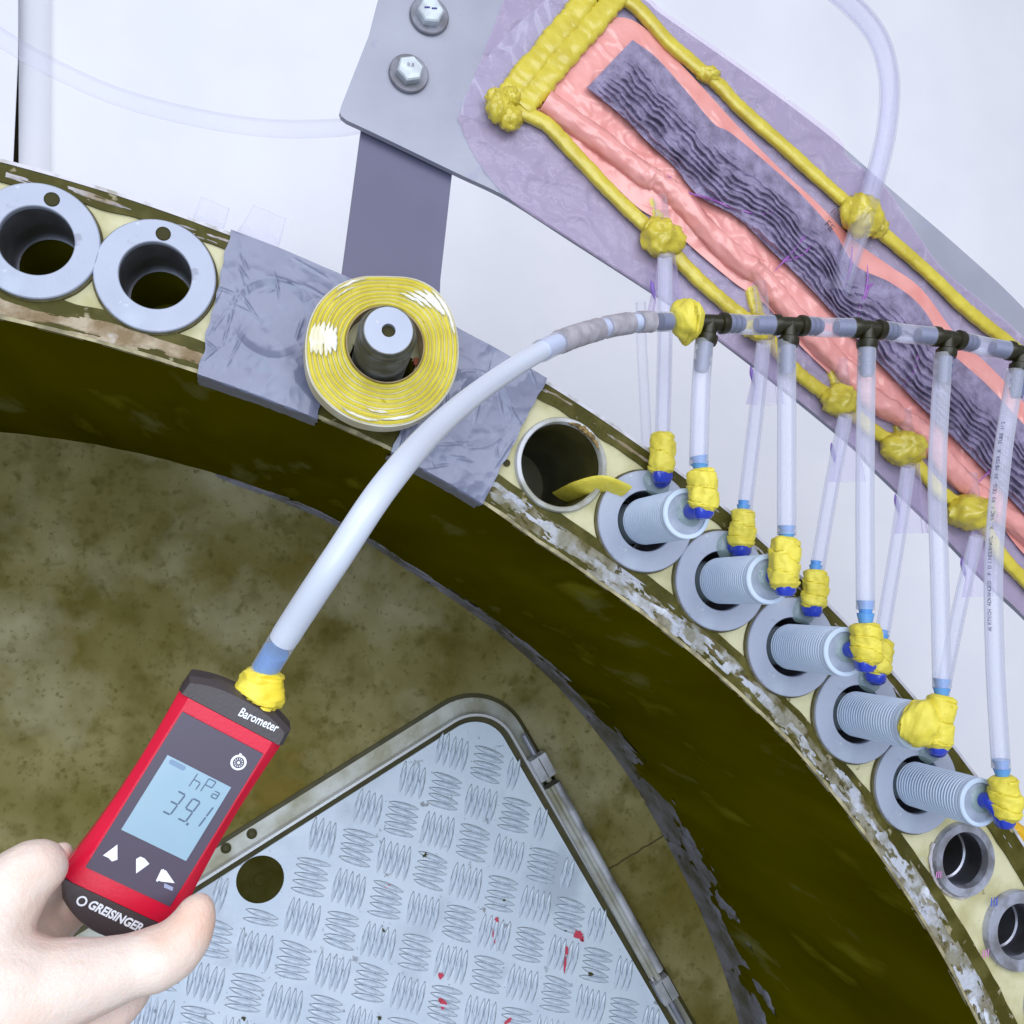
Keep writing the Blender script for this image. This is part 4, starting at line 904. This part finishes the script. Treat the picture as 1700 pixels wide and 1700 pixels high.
lump(1262, 545, 26, 13, 1.0, 0.8); lump(1394, 664, 30, 15, 1, 0.85); lump(1500, 744, 34, 17, 1.1, 0.8); lump(1612, 850, 36, 19, 1.1, 0.75)
lump(1430, 358, 33, 21, 1, 1.0, 0.02); lump(1412, 350, 18, 23); lump(1456, 376, 18, 25); lump(1176, 124, 16, 27, 1.2, 0.8, 0.01)
for pts in ([(1078, 325), (1088, 350), (1094, 372)], [(1245, 478), (1252, 505), (1258, 530)], [(1378, 602), (1386, 630), (1392, 650)], [(1488, 690), (1494, 715), (1498, 735)], [(1600, 800), (1606, 825), (1612, 845)]):
    run(pts, 0.0085, 'sealant_tail', pts[0][0] * 0.01, 0.001)
M_skirt = clear_mat('film_pleats', (206, 192, 228), 0.13, 0.45, 0.12)
# short clear stubs and pleated film skirts round the lower ports
for i, (px, py) in enumerate([(1103, 420), (1268, 562), (1402, 690), (1508, 775), (1618, 880)]):
    MB().tube(pxpath([(px - 8, py - 95), (px - 2, py - 50), (px, py - 6)], YP - 0.014, 8), 0.0075, 16, caps=False).build('port_stub', M_filmt, bag, 60)
    c0 = at(px, py - 4, YP - 0.012)
    def fn(u, v):
        a = 2 * math.pi * u; r = (0.009 + 0.012 * v ** 1.2) * (1 + (0.14 * math.sin(7 * a + i) + 0.10 * math.sin(12 * a)) * v)
        return c0 + Vector((math.cos(a) * r, (-0.006 + 0.006 * math.sin(a)) * (1 - v) + 0.010 * v * math.sin(a), -0.070 * v * ppm(px, py, 0) / 0.0006))
    MB().grid(fn, 60, 10, closeu=True).build('film_skirt', M_skirt, bag, 50)
    MB().tube(pxpath([(px - 22, py + 45), (px - 19, py + 62), (px - 14, py + 84)], YP - 0.012, 6), lambda t, a: 0.0026 * math.sin(math.pi * min(0.97, t + 0.05)), 8).build('violet_pleat', mat('violet_print', (132, 104, 190), 0.3), bag, 60)
# black lettering printed on the pink film
for txt, px, py in (('IC', 1378, 352), ('FE', 1368, 372)):
    tm = text_mesh(txt, 0.0125, 0.0001); c = at(px, py, YP - 0.0165); ca, sa = math.cos(-0.78), math.sin(-0.78)
    mb = MB().add([c + Vector((q.co.x * ca - q.co.y * sa, -q.co.z, q.co.x * sa + q.co.y * ca)) for q in tm.vertices], [tuple(f.vertices) for f in tm.polygons]); mb.build('printed_lettering', mat('foil_print', (96, 70, 84), 0.5), bag, 0)
# large hose entering the top port
P = pxpath([(1392, 485, YP - 0.020), (1412, 425, YP - 0.026), (1432, 366, YP - 0.028), (1452, 300, YP - 0.02), (1472, 215, YP - 0.01), (1476, 130, YP), (1456, 60, YP), (1410, 5, YP), (1350, -40, YP)], YP, 12)
h = thing('vacuum_hose', 'wide clear hose looping up from the top sealant knob of the bag', 'hose', P[0])
MB().tube(P, 0.0120, 24, caps=False).build('hose_wall', M_hoseb, h, 60)
MB().tube(P, 0.0098, 20, caps=False).build('hose_bore', M_filmt, h, 60)
o = wrap([at(1672, 1362, 0.01), at(1692, 1384, 0.01), at(1712, 1408, 0.01)], 0.009, 91, 1.0, m=mat('orange_sealant', (214, 168, 24), 0.5))
tag(o, 'small orange-yellow sealant scrap beyond the ring at the right edge', 'sealant')

# ------------------------------------------------------------------ pressure gauge
GX = Vector((0.8543, 0.0352, -0.5187)); GY = Vector((0.5191, -0.1131, 0.8472)); GX.normalize(); GY = (GY - GX * GX.dot(GY)).normalized()
GN = GX.cross(GY).normalized()
if GN.y > 0: GN = -GN                                                # towards the camera
GO = Vector((-0.0308, -0.3702, -0.1093))
def gl(px, py, h=0.0):                                               # photo pixel -> gauge coordinates on the plane lifted by h
    r = ray(px, py); o = GO + GN * h; t = (o - CAM).dot(GN) / r.dot(GN); q = CAM + r * t - o; return q.dot(GX), q.dot(GY)
def gw(x, y, h): return GO + GX * x + GY * y + GN * h
gauge = thing('pressure_gauge', 'red and charcoal handheld barometer with pale blue display, held in the hand', 'gauge', gw(0, -0.05, -0.02))
WL, HL = 0.0235, 0.0447                                              # half label
# red body outline (half widths along y), waisted
YS = [(-0.0545, 0.0325), (-0.046, 0.0318), (-0.030, 0.0302), (-0.010, 0.0290), (0.012, 0.0286), (0.030, 0.0290), (0.044, 0.0296), (0.0520, 0.0300)]
ysn = np.linspace(YS[0][0], YS[-1][0], 24)
hw = lambda y: float(np.interp(y, [a for a, _ in YS], [b for _, b in YS]))
mb = MB()
secs = []
for y in ysn:
    w = hw(y); secs.append([(-w + 0.003, -0.024), (-w, -0.021), (-w, -0.0055), (-w + 0.0022, -0.0025), (-WL - 0.0010, 0.0), (WL + 0.0010, 0.0), (w - 0.0022, -0.0025), (w, -0.0055), (w, -0.021), (w - 0.003, -0.024)])
k = len(secs[0])
mb.add([gw(x, y, h) for y, s in zip(ysn, secs) for x, h in s], [(i * k + j, i * k + (j + 1) % k, (i + 1) * k + (j + 1) % k, (i + 1) * k + j) for i in range(len(ysn) - 1) for j in range(k)] + [tuple(range(k)), tuple((len(ysn) - 1) * k + j for j in range(k))])
mb.build('red_case', M_red, gauge, 28)
def cap(name, y0, edge, hw0, hw1, m):
    # cap between y0 and the curve edge(x)
    mb = MB(); n = 15; lay = []
    for h, inn in ((-0.0248, 0.003), (-0.022, 0.0), (-0.004, 0.0), (0.0002, 0.0022)):
        A = [gw(-(hw0 - inn) + 2 * (hw0 - inn) * i / (n - 1), y0, h) for i in range(n)]
        B = [gw(-(hw1 - inn) + 2 * (hw1 - inn) * i / (n - 1), edge(-1 + 2 * i / (n - 1)) - math.copysign(inn, edge(0) - y0), h) for i in range(n)]
        lay.append(A + B[::-1])
    N2 = 2 * n; vs = sum(lay, [])
    fs = [(r * N2 + i, r * N2 + (i + 1) % N2, (r + 1) * N2 + (i + 1) % N2, (r + 1) * N2 + i) for r in range(3) for i in range(N2)]
    for r in (0, 3): fs += [(r * N2 + i, r * N2 + i + 1, r * N2 + N2 - 2 - i, r * N2 + N2 - 1 - i) for i in range(n - 1)]
    mb.add(vs, fs); return mb.build(name, m, gauge, 30)
topc = cap('top_cap', 0.0523, lambda x: 0.0662 - 0.0050 * abs(x) ** 2.6, 0.0306, 0.0300, M_cap)
botc = cap('bottom_cap', -0.0547, lambda x: -0.0735 + 0.0085 * abs(x) ** 2.0, 0.0322, 0.0250, M_cap)
lab = MB().box(gw(0, 0, 0.0003), GX * WL, GY * HL, GN * 0.0006).build('label_panel', M_label, gauge, 0)
sc = [gl(*p, 0.0012) for p in [(279, 1254), (384, 1307), (309, 1429), (200, 1377)]]
x0 = (sc[0][0] + sc[3][0]) / 2; x1 = (sc[1][0] + sc[2][0]) / 2; y1 = (sc[0][1] + sc[1][1]) / 2; y0 = (sc[2][1] + sc[3][1]) / 2
MB().box(gw((x0 + x1) / 2, (y0 + y1) / 2, 0.0010), GX * ((x1 - x0) / 2), GY * ((y1 - y0) / 2), GN * 0.0003).build('display', M_lcd, gauge, 0)
def strokes(L, w, h, nm, m, par=gauge):
    mb = MB()
    for (ax_, ay), (bx, by) in L:
        d = Vector((bx - ax_, by - ay)); l = d.length; d.normalize(); n_ = Vector((-d.y, d.x)) * w; d = d * w * 0.55
        P = [(ax_, ay), (ax_ + d.x + n_.x, ay + d.y + n_.y), (bx - d.x + n_.x, by - d.y + n_.y), (bx, by), (bx - d.x - n_.x, by - d.y - n_.y), (ax_ + d.x - n_.x, ay + d.y - n_.y)]
        mb.prism([gw(x, y, h) for x, y in P], GN * 0.00008)
    return mb.build(nm, m, par, 0)
def digit(ch, px, py, w, hh, sl=0.10):                               # px,py = centre pixel
    cx, cy = gl(px, py, 0.0013); sg = {'3': 'abgcd', '9': 'abfgcd', '1': 'bc'}[ch]; h2 = hh / 2
    S_ = {'a': ((-w, hh), (w, hh)), 'g': ((-w, 0), (w, 0)), 'd': ((-w, -hh), (w, -hh)), 'b': ((w, hh), (w, 0)), 'c': ((w, 0), (w, -hh)), 'f': ((-w, hh), (-w, 0)), 'e': ((-w, 0), (-w, -hh))}
    out = []
    for s in sg:
        a, b = S_[s]; f = 0.93
        mx, my = (a[0] + b[0]) / 2, (a[1] + b[1]) / 2
        out.append(((cx + mx + (a[0] - mx) * f + sl * a[1], cy + my + (a[1] - my) * f), (cx + mx + (b[0] - mx) * f + sl * b[1], cy + my + (b[1] - my) * f)))
    return out
L = digit('3', 289, 1333, 0.0021, 0.0061) + digit('9', 314, 1345, 0.0021, 0.0061) + digit('1', 336, 1353, 0.0021, 0.0061)
strokes(L, 0.00042, 0.00135, 'display_digits', M_seg)
q = gl(311, 1368, 0.0013); MB().box(gw(q[0], q[1], 0.0014), GX * 0.0006, GY * 0.0006, GN * 0.0001).build('decimal_point', M_seg, gauge, 0)
def seglet(px, py, P, s):
    cx, cy = gl(px, py, 0.0013); return [((cx + a[0] * s, cy + a[1] * s), (cx + b[0] * s, cy + b[1] * s)) for a, b in P]
U = 0.0019
L = seglet(327, 1298, [((-1, 2), (-1.2, -2)), ((-1.05, 0.2), (0.9, 0.2)), ((0.95, 0.1), (0.8, -2))], U) + seglet(346, 1306, [((-1, 2), (-1.2, -2)), ((-1, 2), (1.1, 2)), ((1.1, 2), (1, 0.2)), ((-1, 0.1), (1, 0.1))], U) + seglet(358, 1318, [((-0.6, 0.6), (0.9, 0.6)), ((0.9, 0.6), (0.8, -1.2)), ((-0.8, -1.2), (0.8, -1.2)), ((-0.7, -1.2), (-0.65, -0.2)), ((-0.65, -0.2), (0.8, -0.2))], U)
strokes(L, 0.00028, 0.00135, 'display_unit', M_seg)
a = gl(281, 1263, 0.0013); b = gl(308, 1277, 0.0013); strokes([(a, b)], 0.00125, 0.00135, 'display_bar', mat('lcd_bar', (118, 142, 172), 0.3))
def poly(pix, nm, m, h=0.0011, par=gauge):
    return MB().prism([gw(*gl(x, y, h), h) for x, y in pix], GN * 0.00012).build(nm, m, par, 0)
poly([(195, 1402), (195, 1427), (186, 1430), (180, 1424), (171, 1420)], 'up_arrow_key', M_white)
poly([(226, 1450), (226, 1426), (233, 1422), (240, 1425), (248, 1434)], 'down_arrow_key', M_white)
poly([(271, 1442), (262, 1462), (284, 1463), (290, 1466)], 'function_key', M_white)
k3 = poly([(275, 1444), (290, 1466), (266, 1463)], 'function_key', M_white, 0.0012)
poly([(268, 1443), (271.5, 1444), (262, 1464), (259, 1462)], 'key_stripe', M_white, 0.0012)
poly([(273, 1466), (288, 1473), (286, 1479), (272, 1473)], 'key_caption', mat('grey_print', (150, 156, 186), 0.5), 0.0012)
cx, cy = gl(396, 1266, 0.0011)
MB().lathe(gw(cx, cy, 0.0010), GN, [(0.0, 0.0001), (0.0039, 0.0001), (0.0041, 0.0)], 28).build('power_key', M_white, gauge, 0)
mb = MB()
for kx in range(12):
    a = math.pi * 2 * kx / 12; d = GX * math.cos(a) + GY * math.sin(a); e = GN.cross(d); mb.box(gw(cx, cy, 0.00122) + d * 0.0018, d * 0.0010, e * 0.00028, GN * 0.00006)
mb.lathe(gw(cx, cy, 0.00118), GN, [(0.0024, 0), (0.0024, 0.0001), (0.0029, 0.0001), (0.0029, 0)], 24); mb.build('power_symbol', M_label, gauge, 0)
poly([(398, 1250), (402, 1252), (399, 1259), (395, 1257)], 'power_tick', M_white, 0.0011)
def gtext(txt, px0, px1, size, h, nm, m, shear=0.0, off=0.0, sx=1.0):
    a = Vector(gl(*px0, h)); b = Vector(gl(*px1, h)); d = (b - a); L_ = d.length; d.normalize(); n_ = Vector((-d.y, d.x))
    tm = text_mesh(txt, size, 0.00006, 'LEFT', shear, off); wdt = max(v.co.x for v in tm.vertices); k = L_ / wdt
    vs = []
    for v in tm.vertices:
        p = a + d * (v.co.x * k) + n_ * (v.co.y * sx); vs.append(gw(p.x, p.y, h + v.co.z))
    return MB().add(vs, [tuple(f.vertices) for f in tm.polygons]).build(nm, m, gauge, 0)
gtext('Barometer', (394, 1187), (459, 1216), 0.0066, 0.0004, 'cap_lettering', M_white, 0.12, 0.0001)
gtext('GREISINGER', (144, 1506), (233, 1548), 0.0062, 0.0004, 'maker_lettering', M_white, 0.12, 0.00022)
cx, cy = gl(136, 1496, 0.0004)
MB().lathe(gw(cx, cy, 0.0003), GN, [(0.0017, 0), (0.0017, 0.0002), (0.0026, 0.0002), (0.0026, 0)], 28).build('maker_ring', M_white, gauge, 0)
# connector stub and sealant round the hose
a = gw(*gl(421, 1178, -0.014), -0.014); b = hp_[-1] + (hp_[-6] - hp_[-1]) * 0.25
MB().tube([a, b], 0.0062, 16).build('connector_stub', M_zinc, gauge)
w = wrap([a + (b - a) * 0.02, (a + b) / 2 + RIGHT * 0.0005, b + (b - a) * 0.02], 0.0134, 55, 1.6, prof=lambda t: 1.02 - 0.22 * t, m=mat('sealant_yellow_pale', (240, 222, 84), 0.5, c2=(230, 206, 52), scale=60, bump=0.2, bscale=160))
tag(w, 'yellow sealant sleeve joining the milky hose to the red gauge', 'sealant')

# ------------------------------------------------------------------ hand
def chain(nodes, n=10):
    """nodes: (px, py, Y, radius px) -> list of (centre, radius)"""
    P = [(*at(a, b, y), r * ppm(a, b, y)) for a, b, y, r in nodes]; out = []
    Q = [Vector(p[:3]) for p in P]; S_ = spline(Q, n); R = []
    for i in range(len(P) - 1):
        for k_ in range(n): R.append(P[i][3] * (1 - k_ / n) + P[i + 1][3] * k_ / n)
    R.append(P[-1][3]); return list(zip(S_, R))
balls = []
YG = -0.372
thumb = chain([(-110, 1700, -0.40, 112), (-50, 1590, -0.395, 92), (-4, 1512, -0.390, 66), (34, 1461, -0.386, 56), (60, 1442, -0.384, 49), (72, 1441, -0.382, 40)])
outer = chain([(-60, 1700, -0.40, 120), (60, 1648, -0.398, 84), (150, 1624, -0.394, 64), (215, 1604, -0.390, 52), (258, 1592, -0.389, 54), (290, 1574, -0.387, 49), (314, 1545, -0.386, 41), (325, 1519, -0.385, 33), (330, 1507, -0.384, 25)])
lower = chain([(-20, 1760, -0.385, 100), (80, 1715, -0.375, 70), (160, 1690, -0.368, 44), (205, 1664, -0.362, 33), (226, 1640, -0.355, 27), (236, 1600, -0.345, 24)])
index = chain([(-60, 1600, -0.375, 84), (10, 1530, -0.350, 52), (62, 1500, -0.335, 40), (92, 1455, -0.335, 30), (100, 1424, -0.340, 22), (103, 1415, -0.342, 18)])
middle = chain([(-30, 1640, -0.375, 90), (50, 1570, -0.345, 50), (95, 1530, -0.332, 36), (150, 1480, -0.332, 30), (190, 1440, -0.334, 24)])
wrist = chain([(-60, 1690, -0.40, 120), (-170, 1800, -0.42, 135), (-300, 1960, -0.45, 140)])
mb = MB()
def sphere(c, r, n=14):
    mb.grid(lambda u, v: c + Vector((math.cos(2 * math.pi * u) * math.sin(math.pi * v), math.cos(math.pi * v), math.sin(2 * math.pi * u) * math.sin(math.pi * v))) * r, n, 9, closeu=True)
for ch in (thumb, outer, lower, index, middle, wrist):
    for c, r in ch: sphere(c, r)
palm = chain([(-60, 1690, -0.40, 120), (0, 1650, -0.398, 105), (50, 1660, -0.397, 90)], 5)
for c, r in palm: sphere(c, r)
me = mb.mesh('hand', M_skin, 0)
hand = link('hand', me)
rm = hand.modifiers.new('remesh', 'REMESH'); rm.mode = 'VOXEL'; rm.voxel_size = 0.0016; rm.use_smooth_shade = True
sm = hand.modifiers.new('smooth', 'SMOOTH'); sm.factor = 0.6; sm.iterations = 7
hand.name = 'person'
tag(hand, 'bare hand reaching in from the lower left, gripping the red gauge with thumb and fingers', 'person')
